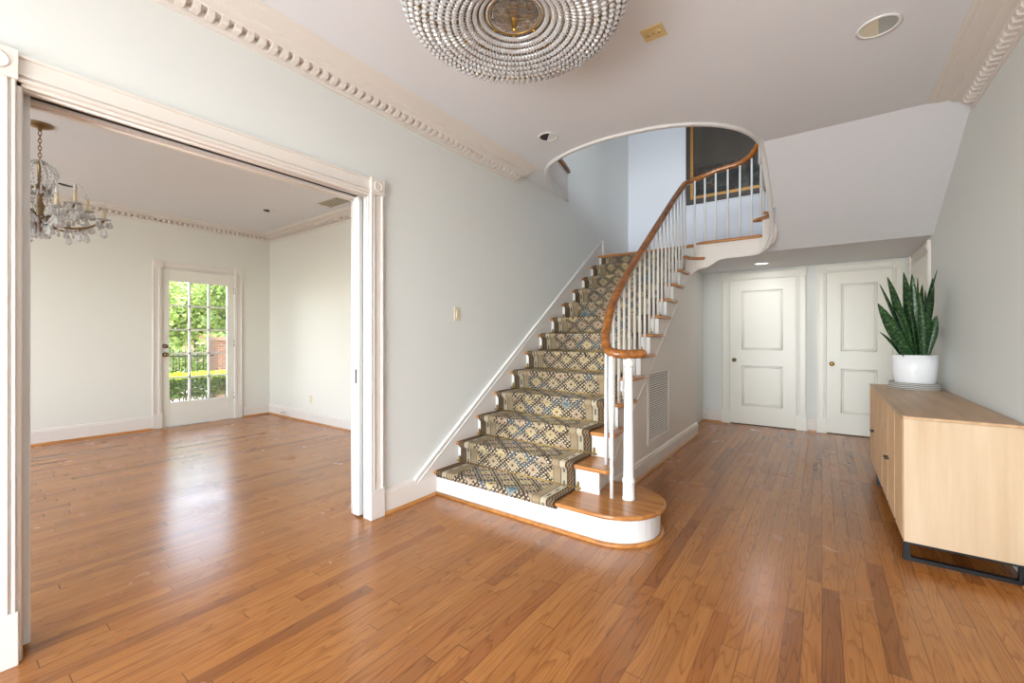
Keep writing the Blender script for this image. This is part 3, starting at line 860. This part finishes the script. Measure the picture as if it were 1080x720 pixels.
# tray and plant
TC = (.64, 4.98)
b = MB().lathe([(.001, 0), (.168, 0), (.166, .004), (.166, .056), (.158, .058), (.154, .02), (.001, .018)], (0, 0, 0), 48)
o = b.build('round_tray', TRAY, loc=(TC[0], TC[1], cz1)); tag(o, 'round grey striped wooden tray under the plant pot on the sideboard', 'tray')
PL = empty('potted_snake_plant', (TC[0], TC[1], cz1 + .0185)); tag(PL, 'tall dark green snake plant in a white round pot on a striped tray', 'plant')
PZ = .272
MB().lathe([(.001, 0), (.098, 0), (.115, .006), (.127, .025), (.138, .07), (.145, .15), (.148, PZ), (.142, PZ), (.139, PZ - .02), (.137, PZ - .045), (.001, PZ - .045)], seg=56).build('pot', POT, PL)
MB().lathe([(.001, PZ - .03), (.08, PZ - .034), (.136, PZ - .044), (.132, PZ - .06), (.001, PZ - .06)], seg=28).build('soil', SOIL, PL)
th = math.atan(327 / 450); cth, sth = math.cos(th), math.sin(th)
# (base lateral, base depth, tip lateral, tip depth, tip height, width, twist)
mpp = 3.7 / 450
def leaf(u0, d0, u1, d1, v1, w, tw, bend=0.0):
    R = Vector((cth, sth, 0)); F = Vector((-sth, cth, 0))
    B = R * ((u0 - 965) * mpp) + F * d0 + Vector((0, 0, PZ - .05))
    dep = F.dot(Vector((TC[0], TC[1], 0))) + d1
    T = R * ((u1 - 540) / 450 * dep - R.dot(Vector((TC[0], TC[1], 0)))) + F * d1 + Vector((0, 0, 1.24 + (355.5 - v1) / 450 * dep - cz1 - .0185))
    mid = (B + T) / 2 + Vector((B.x - T.x, B.y - T.y, 0)) * -.0 + (T - B).cross(F).normalized() * bend
    mb = MB(); N = 14; rows = []
    ax = (R * math.cos(tw) + F * math.sin(tw))
    for k in range(N + 1):
        t = k / N
        p = B * (1 - t) ** 2 + mid * 2 * t * (1 - t) + T * t * t
        tan = ((mid - B) * (1 - t) + (T - mid) * t).normalized()
        a2 = (ax - tan * ax.dot(tan)).normalized(); nrm = a2.cross(tan)
        ww = w * (.55 + .45 * math.sin(min(1, t / .55) * PI / 2)) * (1 if t < .55 else max(.02, math.cos((t - .55) / .45 * PI / 2) ** .8))
        rows.append([(q, p + a2 * (ww * .5 * q) + nrm * (abs(q) ** 2 * ww * .28)) for q in (-1, -.5, 0, .5, 1)])
    ids = [[(mb._v(p), q) for q, p in r] for r in rows]
    for k in range(N):
        for j in range(4):
            q = [ids[k][j], ids[k][j + 1], ids[k + 1][j + 1], ids[k + 1][j]]
            mb.face([a for a, _ in q], True, [(q[0][1], k / N), (q[1][1], k / N), (q[2][1], (k + 1) / N), (q[3][1], (k + 1) / N)])
    o = mb.build('leaf', LEAF, PL)
    m = o.modifiers.new('s', 'SOLIDIFY'); m.thickness = .003
for a in [(955, .03, 936, .04, 292, .10, .15, .0), (953, -.05, 928, -.05, 300, .06, .5, .0), (951, -.06, 926, -.09, 320, .095, -.2, .02), (954, .07, 928, .10, 350, .05, .5, -.02),
          (960, .05, 953, .06, 287, .105, .1, .0), (963, -.02, 962, .0, 289, .07, -.4, .01), (968, .06, 968, .07, 293, .05, .5, 0), (964, .02, 988.5, .04, 284.5, .06, .9, .03),
          (974, .04, 984, .05, 293, .10, .2, .02), (974, -.05, 988, -.06, 333, .085, -.3, .02), (978, .06, 990.5, .08, 345, .05, .3, .02), (956, -.07, 945, -.08, 312, .065, .2, .0),
          (960, -.08, 957, -.09, 314, .07, .5, .0), (968, -.09, 969, -.10, 308, .065, -.2, .0), (972, -.07, 979, -.08, 316, .07, .3, .0), (965, .08, 973, .09, 300, .065, .0, .0),
          (958, .0, 943, .01, 326, .07, -.4, .0), (970, .0, 976, .0, 306, .075, .5, .0), (961, -.04, 951, -.05, 328, .06, .8, .0), (976, .06, 982, .08, 320, .06, -.5, 0)]:
    leaf(965 + (a[0] - 965) * .6, a[1] * .65, a[2], a[3], a[4], a[5] * .95, a[6], a[7])

# ------------------------------------------------------------------ hall chandelier
HC = empty('crystal_basket_light', (-1.06, 1.475, CZ)); tag(HC, 'wide flush crystal bead chandelier with gilt rings on the hall ceiling', 'chandelier')
prof = [(.112, -.275), (.15, -.286), (.20, -.306), (.25, -.322), (.29, -.330), (.335, -.332), (.38, -.327), (.42, -.314), (.45, -.29), (.47, -.25), (.48, -.19), (.472, -.12)]
dense = crom([(r, 0, z) for r, z in prof], 10)
acc = [dense[0]]; last = dense[0]; bp = [dense[0]]
for p in dense:
    if (p - last).length >= .0275: bp.append(p); last = p
def bead(mb, p, t, L=.0118, w=.0088):
    side = Vector((0, 1, 0)); n = t.cross(side)
    rr = [(-L, .25), (-L * .45, 1), (L * .45, 1), (L, .25)]
    mb.loft([[p + t * a + (side * math.cos(k * PI / 3) + n * math.sin(k * PI / 3)) * w * s for k in range(6)] for a, s in rr], smooth=False)
sm = MB(); pn = MB(); wire = []
for k, p in enumerate(bp):
    q = bp[min(k + 1, len(bp) - 1)] - bp[max(k - 1, 0)]; q.normalize(); bead(sm, p, q)
    if k < len(bp) - 1:
        mid = (p + bp[k + 1]) / 2; wire += [(p + q * .004, .0008), (mid - q * .005, .0012), (mid - q * .0042, .0036), (mid + q * .0042, .0036), (mid + q * .005, .0012)]
NS = 88
pn.tube([w_[0] for w_ in wire], [w_[1] for w_ in wire], 6, smooth=False)
st0 = sm.build('bead_strand', CRYS, HC); pin0 = pn.build('pins', PINS, st0)
for k in range(1, NS):
    c = st0.copy(); COL.objects.link(c); c.rotation_euler = (0, 0, 2 * PI * k / NS)
    d = pin0.copy(); COL.objects.link(d); d.parent = c
def ringo(r, z, t, name, parent, mat=BRASS, seg=96):
    return MB().tube([(r * math.cos(2 * PI * k / seg), r * math.sin(2 * PI * k / seg), z) for k in range(seg)], t, 6, loop=True).build(name, mat, parent)
ringo(.112, -.279, .006, 'inner_ring', HC); ringo(.235, -.306, .004, 'middle_ring', HC); ringo(.275, -.316, .004, 'middle_ring', HC)
ringo(.40, -.308, .004, 'outer_ring', HC); ringo(.468, -.115, .009, 'top_band', HC)
sp = MB()
for k in range(8):
    a = 2 * PI * k / 8 + math.atan2(.809, -.588)
    sp.tube([(.1 * math.cos(a), .1 * math.sin(a), -.275), (.275 * math.cos(a), .275 * math.sin(a), -.317), (.40 * math.cos(a), .4 * math.sin(a), -.308), (.468 * math.cos(a), .468 * math.sin(a), -.118)], .0035, 6)
sp.build('spoke', BRASS, HC)
MB().lathe([(.001, -.298), (.03, -.30), (.07, -.296), (.098, -.287), (.106, -.276), (.10, -.27), (.001, -.272)], seg=12, smooth=False).build('centre_dish', CUTG, HC)
MB().lathe([(.09, -.268), (.085, -.25), (.001, -.245)], seg=24).build('gilt_reflector', BRASS, HC)
MB().lathe([(.001, -.352), (.006, -.35), (.011, -.343), (.007, -.335), (.013, -.325), (.009, -.312), (.016, -.303), (.016, -.296), (.001, -.296)], seg=16).build('finial', BRASS, HC)
MB().lathe([(.001, 0), (.16, 0), (.155, -.02), (.03, -.035), (.012, -.05), (.012, -.25), (.001, -.25)], seg=32).build('ceiling_canopy', BRASS, HC)
for k in range(24):
    a = 2 * PI * k / 24
    pz = MB(); c = Vector((.488 * math.cos(a), .488 * math.sin(a), -.17)); R_ = Vector((-math.sin(a), math.cos(a), 0)); N_ = Vector((math.cos(a), math.sin(a), 0))
    pz.loft([[c + R_ * x * s + N_ * y * s + Vector((0, 0, z)) for x, y in ((-.02, 0), (0, .009), (.02, 0), (0, -.009))] for z, s in ((.05, .2), (.03, .8), (-.02, 1), (-.06, .15))], smooth=False)
    pz.build('prism', CRYS, HC)

# ------------------------------------------------------------------ living room chandelier
LC = empty('crystal_chandelier', (-4.905, .524, CZ)); tag(LC, 'branched crystal chandelier with candle sleeves hanging on a chain in the far room', 'chandelier')
MB().lathe([(.001, 0), (.075, 0), (.072, -.012), (.045, -.026), (.014, -.034), (.012, -.05), (.001, -.05)], seg=24).build('ceiling_canopy', ABRASS, LC)
ch = MB()
for k in range(8):
    z = -.06 - k * .028
    ring = []
    for j in range(12):
        a = 2 * PI * j / 12; u, w = .009 * math.cos(a), .019 * math.sin(a)
        ring.append((u, 0, z - .012 + w) if k % 2 else (0, u, z - .012 + w))
    ch.tube(ring, .0028, 5, loop=True)
ch.build('chain', ABRASS, LC)
MB().lathe([(.001, -.275), (.02, -.28), (.03, -.30), (.012, -.32), (.012, -.46), (.03, -.48), (.055, -.50), (.06, -.515), (.05, -.53), (.014, -.545), (.014, -.60), (.03, -.63), (.02, -.68), (.028, -.72), (.07, -.735), (.075, -.75), (.05, -.775), (.016, -.79), (.012, -.82), (.001, -.84)], seg=20).build('column', ABRASS, LC)
def prismdrop(mb, c, L=.04, w=.012):
    c = Vector(c)
    mb.loft([[c + Vector((w * s * math.cos(k * PI / 3), w * s * math.sin(k * PI / 3), z)) for k in range(6)] for z, s in ((L * .5, .15), (L * .1, .7), (-L * .25, 1), (-L * .5, .1))], smooth=False)
rnd = random.Random(3)
def string(P, name):
    mb = MB(); P = crom(P, 3); mb.tube(P, .0015, 5)
    for p in P[::1]: mb.sphere(p, .0075, 6, 4, 1.3, smooth=False)
    prismdrop(mb, P[-1] + Vector((0, 0, -.02)), .045, .013)
    mb.build(name, CRYS, LC)
for k in range(12):
    a = 2 * PI * k / 12; ca, sa = math.cos(a), math.sin(a)
    string([(.025 * ca, .025 * sa, -.29), (.085 * ca, .085 * sa, -.33), (.10 * ca, .10 * sa, -.38), (.07 * ca, .07 * sa, -.47), (.06 * ca, .06 * sa, -.51)], 'crystal_string')
    a += .26; ca, sa = math.cos(a), math.sin(a)
    string([(.055 * ca, .055 * sa, -.525), (.10 * ca, .10 * sa, -.58), (.10 * ca, .10 * sa, -.64), (.075 * ca, .075 * sa, -.74)], 'crystal_string')
    string([(.06 * ca, .06 * sa, -.76), (.055 * ca, .055 * sa, -.80), (.05 * ca, .05 * sa, -.84)], 'crystal_string')
for k in range(12):
    a = 2 * PI * k / 12 + .12
    big = k % 2 == 0
    rr, zz = (.37, -.70) if big else (.27, -.62)
    ca, sa = math.cos(a), math.sin(a)
    P = crom([(.03 * ca, .03 * sa, -.72), (.12 * ca, .12 * sa, zz - .08), (rr * .7 * ca, rr * .7 * sa, zz - .07), (rr * ca, rr * sa, zz)], 6)
    arm = MB().tube(P, .008, 8).build('arm', ABRASS if k % 3 else CRYS, LC)
    MB().lathe([(.001, 0), (.015, 0), (.042, .01), (.045, .014), (.012, .012), (.001, .012)], (rr * ca, rr * sa, zz), 14).build('drip_pan', CRYS, arm)
    MB().lathe([(.001, .012), (.012, .012), (.012, .10), (.001, .10)], (rr * ca, rr * sa, zz), 12).build('candle_sleeve', PLASTIC, arm)
    MB().lathe([(.001, .10), (.009, .105), (.013, .125), (.008, .15), (.002, .17), (.001, .171)], (rr * ca, rr * sa, zz), 10).build('bulb', CRYS, arm)
    d = MB()
    for j in range(8):
        q = 2 * PI * j / 8; prismdrop(d, (rr * ca + .042 * math.cos(q), rr * sa + .042 * math.sin(q), zz - .03), .055, .015)
    for j in range(9):
        t = (j + 1) / 10; pnt = P[int(t * (len(P) - 1))]
        prismdrop(d, (pnt.x, pnt.y, pnt.z - .035), .05, .012)
    prismdrop(d, (rr * ca, rr * sa, zz - .10), .085, .026)
    prismdrop(d, (rr * .6 * ca, rr * .6 * sa, zz - .15), .08, .024)
    d.build('crystal_drops', CRYS, arm)

# ------------------------------------------------------------------ fittings
def downlight(loc, r, label, kind='dark', rot=0):
    e = empty('recessed_light', loc); tag(e, label, 'ceiling light', 'recessed ceiling lights')
    MB().lathe([(r, .0), (r + .014, -.001), (r + .015, -.006), (r, -.008), (r - .006, -.002), (r - .004, .0)], seg=36).build('trim_ring', WHITE, e)
    if kind == 'lit':
        MB().lathe([(.001, -.003), (r - .006, -.003), (r - .006, .0), (.001, .0)], seg=32).build('lens', LAMP, e)
        return e
    # flush eyeball insert: pale scoop beside a dark aperture
    pts = arc(0, 0, r - .004, rot - 90, rot + 90, 16)
    MB().prism(pts, 'z', -.0045, -.0005).build('scoop', CREAMP if kind == 'cream' else WHITE, e)
    pts = arc(0, 0, r - .004, rot + 90, rot + 270, 16)
    MB().prism(pts, 'z', -.0035, -.0005).build('aperture', CHROME if kind == 'cream' else BLACK, e)
    return e
downlight((-1.823, 3.014, CZ), .07, 'small round recessed ceiling light with black half beside the stairwell edge', 'dark', 40)
downlight((.243, 2.975, CZ), .082, 'oval-looking recessed ceiling light nearest the right wall', 'cream', 175)
downlight((-.63, 6.33, 2.19), .075, 'lit round recessed light in the low ceiling before the panelled doors', 'lit')
downlight((-6.6, .92, CZ + .001), .09, 'dark recessed ceiling light behind the hanging chandelier in the far room', 'dark', 20)
downlight((-5.83, 2.64, CZ + .001), .075, 'dark recessed ceiling light near the glazed door corner of the far room', 'dark', 60)
e = empty('ceiling_vent', (-4.8, 2.93, CZ)); tag(e, 'dark slotted air vent in the far room ceiling by the side wall', 'vent')
MB().box((-.23, -.09, -.006), (.23, .09, 0)).build('backing', BLACK, e)
for k in range(6): MB().box((-.22, -.075 + k * .028, -.012), (.22, -.069 + k * .028, -.005)).build('slat', CREAMP, e)
q = MB(); q.box((-.25, -.11, -.01), (.25, -.09, 0)); q.box((-.25, .09, -.01), (.25, .11, 0)); q.box((-.25, -.09, -.01), (-.23, .09, 0)); q.box((.23, -.09, -.01), (.25, .09, 0)); q.build('frame', TRIM, e)

e = empty('ceiling_outlet', (-.738, 2.318, CZ)); tag(e, 'gold coloured outlet plate screwed to the hall ceiling near the chandelier', 'outlet')
MB().box((-.058, -.055, -.006), (.058, .055, 0)).build('plate', GOLDP, e, .003)
for s in (-1, 1):
    o = MB().lathe([(.001, -.008), (.018, -.008), (.018, -.005), (.001, -.005)], (s * .026, 0, 0), 18).build('socket', GOLDP, e)
    q = MB(); q.box((s * .026 - .002, -.010, -.009), (s * .026 + .001, -.003, -.0075)); q.box((s * .026 - .002, .003, -.009), (s * .026 + .001, .010, -.0075)); q.build('slot', BLACK, o)
MB().sphere((0, 0, -.006), .004).build('screw', BRASS, e)

e = empty('light_switch', (LX, 2.638, 1.435)); tag(e, 'beige light switch plate on the left wall before the stairs', 'switch')
MB().box((0, -.036, -.058), (.006, .036, .058)).build('plate', CREAMP, e, .002)
MB().box((.005, -.016, -.032), (.010, .016, .032)).build('rocker', CREAMP, e, .002)
e = empty('wall_outlet', (-6.05, LVY, .335)); tag(e, 'beige power outlet low on the far room side wall', 'outlet')
MB().box((-.035, -.006, -.058), (.035, 0, .058)).build('plate', CREAMP, e, .002)
for s in (-1, 1): MB().box((-.012, -.009, s * .024 - .014), (.012, -.005, s * .024 + .014)).build('socket', PLASTIC, e, .002)
o = MB().tube([(0, 0, 0), (0, -.06, 0), (0, -.075, 0)], [.006, .006, .011], 10).build('door_stop', ABRASS, loc=(-6.75, LVY - .02, .075)); tag(o, 'small spring door stop on the far room baseboard', 'door stop')

# air return grille on the stair wall
gx = -1.31
e = empty('air_grille', (gx, 4.27, .58)); tag(e, 'tall white louvred air return grille on the wall under the stairs', 'vent')
gy, gz = .34, .345
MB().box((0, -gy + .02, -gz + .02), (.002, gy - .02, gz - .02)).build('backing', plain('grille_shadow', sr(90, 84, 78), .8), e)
q = MB()
q.box((0, -gy, -gz), (.012, -gy + .035, gz)); q.box((0, gy - .035, -gz), (.012, gy, gz)); q.box((0, -gy + .035, -gz), (.012, gy - .035, -gz + .035)); q.box((0, -gy + .035, gz - .035), (.012, gy - .035, gz)); q.build('frame', TRIM, e, .002)
for k in range(30):
    z = -gz + .045 + k * (2 * gz - .09) / 29
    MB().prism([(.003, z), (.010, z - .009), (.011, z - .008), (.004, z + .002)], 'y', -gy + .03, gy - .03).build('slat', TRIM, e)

# framed painting on the upper back wall
fx0, fx1, fz0, fz1 = -1.617, .55, 3.185, 4.75
e = empty('framed_painting', ((fx0 + fx1) / 2, 6.62, (fz0 + fz1) / 2)); tag(e, 'large dark abstract painting in a gilt frame on the landing wall', 'painting')
hw, hh = (fx1 - fx0) / 2, (fz1 - fz0) / 2
def frame(mb, a, c, y0, y1):
    mb.box((-hw + a, y0, -hh + a), (-hw + c, y1, hh - a)); mb.box((hw - c, y0, -hh + a), (hw - a, y1, hh - a)); mb.box((-hw + c, y0, -hh + a), (hw - c, y1, -hh + c)); mb.box((-hw + c, y0, hh - c), (hw - c, y1, hh - a)); return mb
frame(MB(), 0, .014, -.05, 0).build('outer_frame', FRAMED, e)
frame(MB(), .014, .06, -.04, 0).build('carved_frame', FRAMED, e)
frame(MB(), .06, .10, -.045, 0).build('gilt_slip', GILT, e)
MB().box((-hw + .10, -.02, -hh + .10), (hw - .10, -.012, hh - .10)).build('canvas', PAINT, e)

# ------------------------------------------------------------------ garden
b = MB().box((-45, -20, -.35), (LVX - .2, 30, -.15)); struct(b.build('ground', GROUND))
def leaves(mb, c, rad, n, size, rnd, shell=.55):
    for _ in range(n):
        while True:
            p = Vector((rnd.uniform(-1, 1), rnd.uniform(-1, 1), rnd.uniform(-1, 1)))
            if shell < p.length < 1: break
        p = Vector((c[0] + p.x * rad[0], c[1] + p.y * rad[1], c[2] + p.z * rad[2]))
        d = Vector((rnd.gauss(0, 1), rnd.gauss(0, 1), rnd.gauss(0, .6))).normalized(); s = d.cross(Vector((rnd.gauss(0, 1), rnd.gauss(0, 1), rnd.gauss(0, 1)))).normalized()
        L = size * rnd.uniform(.6, 1.3); w = L * .3
        i = [mb._v(q) for q in (p, p + d * L * .5 + s * w, p + d * L, p + d * L * .5 - s * w)]
        mb.face(i)
def tree(name, loc, h, rad, n, size, label, mat, group, seed, tr=.12):
    r = random.Random(seed); e = empty(name, loc); tag(e, label, 'tree', group)
    t = MB().tube(crom([(0, 0, 0), (.05, .03, h * .3), (-.04, .05, h * .6), (.03, 0, h * .8)], 4), [tr * (1 - .7 * k / 12) for k in range(13)], 10)
    for k in range(5):
        a = r.uniform(0, 6.28); z = h * r.uniform(.4, .7)
        t.tube([(0, 0, z), (rad[0] * .5 * math.cos(a), rad[1] * .5 * math.sin(a), z + h * .15)], [tr * .4, tr * .15], 6)
    t.build('trunk', BARK, e)
    m = MB()
    for k in range(9):
        a = r.uniform(0, 6.28); q = r.uniform(0, .65)
        leaves(m, (rad[0] * q * math.cos(a), rad[1] * q * math.sin(a), h * .75 + rad[2] * r.uniform(-.55, .55)), (rad[0] * .5, rad[1] * .5, rad[2] * .45), n // 9, size, r, .2)
    m.build('crown', mat, e)
    return e
tree('garden_tree', (-13.2, 2.95, -.15), 2.35, (1.5, 1.25, 1.25), 9000, .13, 'leafy tree overhanging the left panes of the glazed door', FOL1, None, 1)
tree('garden_tree', (-14.6, 5.6, -.15), 2.7, (1.6, 1.4, 1.35), 9000, .14, 'light green tree filling the upper right panes of the glazed door', FOL1, None, 2)
tree('garden_tree', (-18.2, 5.7, -.15), 3.1, (2.2, 2.0, 1.6), 9000, .19, 'airy tree behind the upper middle panes of the glazed door', FOL1, None, 3)
tree('garden_tree', (-20.5, 9.0, -.15), 4.2, (2.4, 2.2, 1.7), 6000, .22, 'tall tree furthest back behind the upper right panes of the glazed door', FOL2, None, 4)
def shrub(loc, rad, n, size, label, mat, seed, cat='shrub'):
    r = random.Random(seed); e = empty('shrub', loc); tag(e, label, cat)
    t = MB()
    for k in range(7):
        a = r.uniform(0, 6.28); t.tube([(.05 * math.cos(a), .05 * math.sin(a), 0), (rad[0] * .5 * math.cos(a), rad[1] * .5 * math.sin(a), rad[2] * 1.2)], [.016, .006], 6)
    t.build('stem', BARK, e)
    m = MB(); leaves(m, (0, 0, rad[2] * 1.1), rad, n, size, r, .3); m.build('foliage', mat, e); return e
shrub((-12.0, 3.15, -.15), (.5, .55, .62), 1500, .11, 'bushy shrub behind the fence at the left panes', FOL2, 11)
shrub((-12.3, 4.3, -.15), (.5, .5, .72), 1500, .11, 'pale shrub behind the fence at the middle panes', FOL1, 12)
# clipped hedge in three bushes
for k, (y, lab) in enumerate(((2.72, 'clipped lime topped hedge bush at the left bottom panes'), (3.24, 'clipped lime topped hedge bush at the middle bottom panes'), (3.76, 'clipped lime topped hedge bush at the right bottom panes'))):
    r = random.Random(20 + k); e = empty('hedge_bush', (-9.9, y, -.15)); tag(e, lab, 'hedge', 'clipped hedge bushes outside')
    t = MB()
    for j in range(8):
        a = r.uniform(0, 6.28); t.tube([(r.uniform(-.1, .1), r.uniform(-.2, .2), 0), (.22 * math.cos(a), .3 * math.sin(a), .5)], [.014, .006], 5)
    t.build('stem', BARK, e)
    for part, mat_, num in (('foliage', FOL4, 1500), ('sunlit_top', FOL3, 1100)):  # sunlit top and shaded leaves below are put into two leaf colours
        m = MB()
        for j in range(num):
            p = Vector((r.uniform(-.28, .28), r.uniform(-.225, .225), .2 + .42 * r.random() ** .7))
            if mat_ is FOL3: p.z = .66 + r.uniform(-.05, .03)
            d = Vector((r.gauss(0, 1), r.gauss(0, 1), r.gauss(.4, .7))).normalized(); s = d.cross(Vector((r.gauss(0, 1), r.gauss(0, 1), r.gauss(0, 1)))).normalized()
            L = .05; i = [m._v(q) for q in (p, p + d * L * .5 + s * L * .3, p + d * L, p + d * L * .5 - s * L * .3)]; m.face(i)
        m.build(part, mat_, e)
# picket fence
e = empty('iron_fence', (-10.8, 3.6, -.15)); tag(e, 'thin dark iron picket fence beyond the hedge outside', 'fence')
q = MB(); q.box((-.012, -1.8, .18), (.012, .12, .21)); q.box((-.012, -1.8, .98), (.012, .12, 1.01)); q.build('rail', DARKM, e)
for k in range(18): MB().tube([(0, -1.75 + k * .105, 0), (0, -1.75 + k * .105, 1.1), (0, -1.75 + k * .105, 1.15)], [.009, .009, .002], 6).build('picket', DARKM, e)
e = empty('brick_pillar', (-11.0, 4.08, -.15)); tag(e, 'brown brick garden pillar with flat cap at the right panes', 'pillar')
MB().box((-.3, -.3, 0), (.3, .5, 1.32)).build('shaft', BRICK, e); MB().box((-.34, -.34, 1.32), (.34, .54, 1.40)).build('cap', plain('cap_stone', sr(130, 104, 84), .9), e)
# neighbouring house
e = empty('neighbour_house', (-27, 9.0, -.15)); tag(e, 'red brick and pale neighbouring house beyond the garden', 'house')
MB().box((-3, -7, 0), (3, 5, 1.35)).build('wall', STUCCO, e)
MB().box((-3.05, -7.1, 1.35), (3.05, 5.1, 1.7)).build('brick_band', BRICKH, e)
MB().prism([(-3.5, 1.7), (3.5, 1.7), (0, 2.3)], 'y', -7.4, 5.4).build('roof', ROOFM, e)
for y in (-5.6, 1.2, 3.4): MB().box((3.0, y - .5, .5), (3.05, y + .5, 1.15)).build('window', DARKM, e)
e = empty('garden_spotlight', (-8.9, 2.74, -.15)); tag(e, 'small black garden spotlight on the pale ground outside the glazed door', 'spotlight')
MB().tube([(0, 0, 0), (0, 0, .06)], .01, 8).build('stake', DARKM, e)
MB().box((-.06, -.085, .055), (.05, .085, .17)).build('head', DARKM, e, .01)

# ------------------------------------------------------------------ light
def area(name, loc, rot, sx, sy, power, col=(1, 1, 1)):
    l = bpy.data.lights.new(name, 'AREA'); l.shape = 'RECTANGLE'; l.size = sx; l.size_y = sy; l.energy = power; l.color = col
    o = bpy.data.objects.new(name, l); COL.objects.link(o); o.location = loc; o.rotation_euler = rot; return o
# daylight arriving through the openings (unseen front entrance, living room windows), plus two added fills
area('daylight_entrance', (-.85, BY - 2.6, 2.2), (PI / 2 - .12, 0, 0), 5.0, 3.6, 305, (.93, .97, 1))
area('ceiling_fill', (-.85, BY - 1.3, .12), (PI / 2 + .5, 0, 0), 3.2, 1.6, 270, (.94, .975, 1))  # added upward fill to brighten the ceiling; no driveway is modelled
area('daylight_window', (-5.9, BY - .3, 1.5), (PI / 2, 0, 0), 1.4, 1.9, 34, (.97, .99, 1))
area('daylight_window', (-4.0, BY - .3, 1.5), (PI / 2, 0, 0), 1.4, 1.9, 34, (.97, .99, 1))
area('upstairs_fill', (-.9, .80, 3.85), (PI / 2, 0, 0), 2.2, .55, 80, (.92, .96, 1))  # added fill for the landing walls, no known window behind it
l = bpy.data.lights.new('soffit_lamp', 'AREA'); l.shape = 'DISK'; l.size = .13; l.energy = 4; l.color = (.97, .98, 1)
o = bpy.data.objects.new('soffit_lamp', l); COL.objects.link(o); o.location = (-.63, 6.33, 2.182)
sun = bpy.data.lights.new('sun', 'SUN'); sun.energy = 7.5; sun.angle = .01; sun.color = (1, .95, .86)
so = bpy.data.objects.new('sun', sun); COL.objects.link(so)
so.rotation_euler = Vector((.10, .50, .86)).to_track_quat('Z', 'Y').to_euler()

w = bpy.data.worlds.new('sky'); SC.world = w; w.use_nodes = True
nt = w.node_tree; nt.nodes.clear()
out = nt.nodes.new('ShaderNodeOutputWorld'); bg = nt.nodes.new('ShaderNodeBackground'); sky = nt.nodes.new('ShaderNodeTexSky')
sky.sky_type = 'NISHITA'; sky.sun_disc = False; sky.sun_elevation = math.radians(56); sky.sun_rotation = math.radians(10)
hs = nt.nodes.new('ShaderNodeHueSaturation'); hs.inputs['Saturation'].default_value = .55; nt.links.new(sky.outputs[0], hs.inputs['Color']); nt.links.new(hs.outputs[0], bg.inputs[0]); nt.links.new(bg.outputs[0], out.inputs[0]); bg.inputs[1].default_value = 2.2

# ------------------------------------------------------------------ camera
cam = bpy.data.cameras.new('camera'); co = bpy.data.objects.new('camera', cam); COL.objects.link(co)
cam.sensor_width = 36; cam.lens = 450 / 1080 * 36; cam.shift_y = -4.5 / 1080
co.location = (0, 0, 1.24); co.rotation_euler = (PI / 2, 0, th)
cam.clip_start = .05; cam.clip_end = 200
SC.camera = co
vs = SC.view_settings
vs.view_transform = 'Standard'; vs.look = 'None'; vs.exposure = 0.06; vs.gamma = 1.0; vs.use_curve_mapping = False

try:
    SC.cycles.caustics_reflective = False; SC.cycles.caustics_refractive = False; SC.cycles.sample_clamp_indirect = 4.0
except Exception: pass
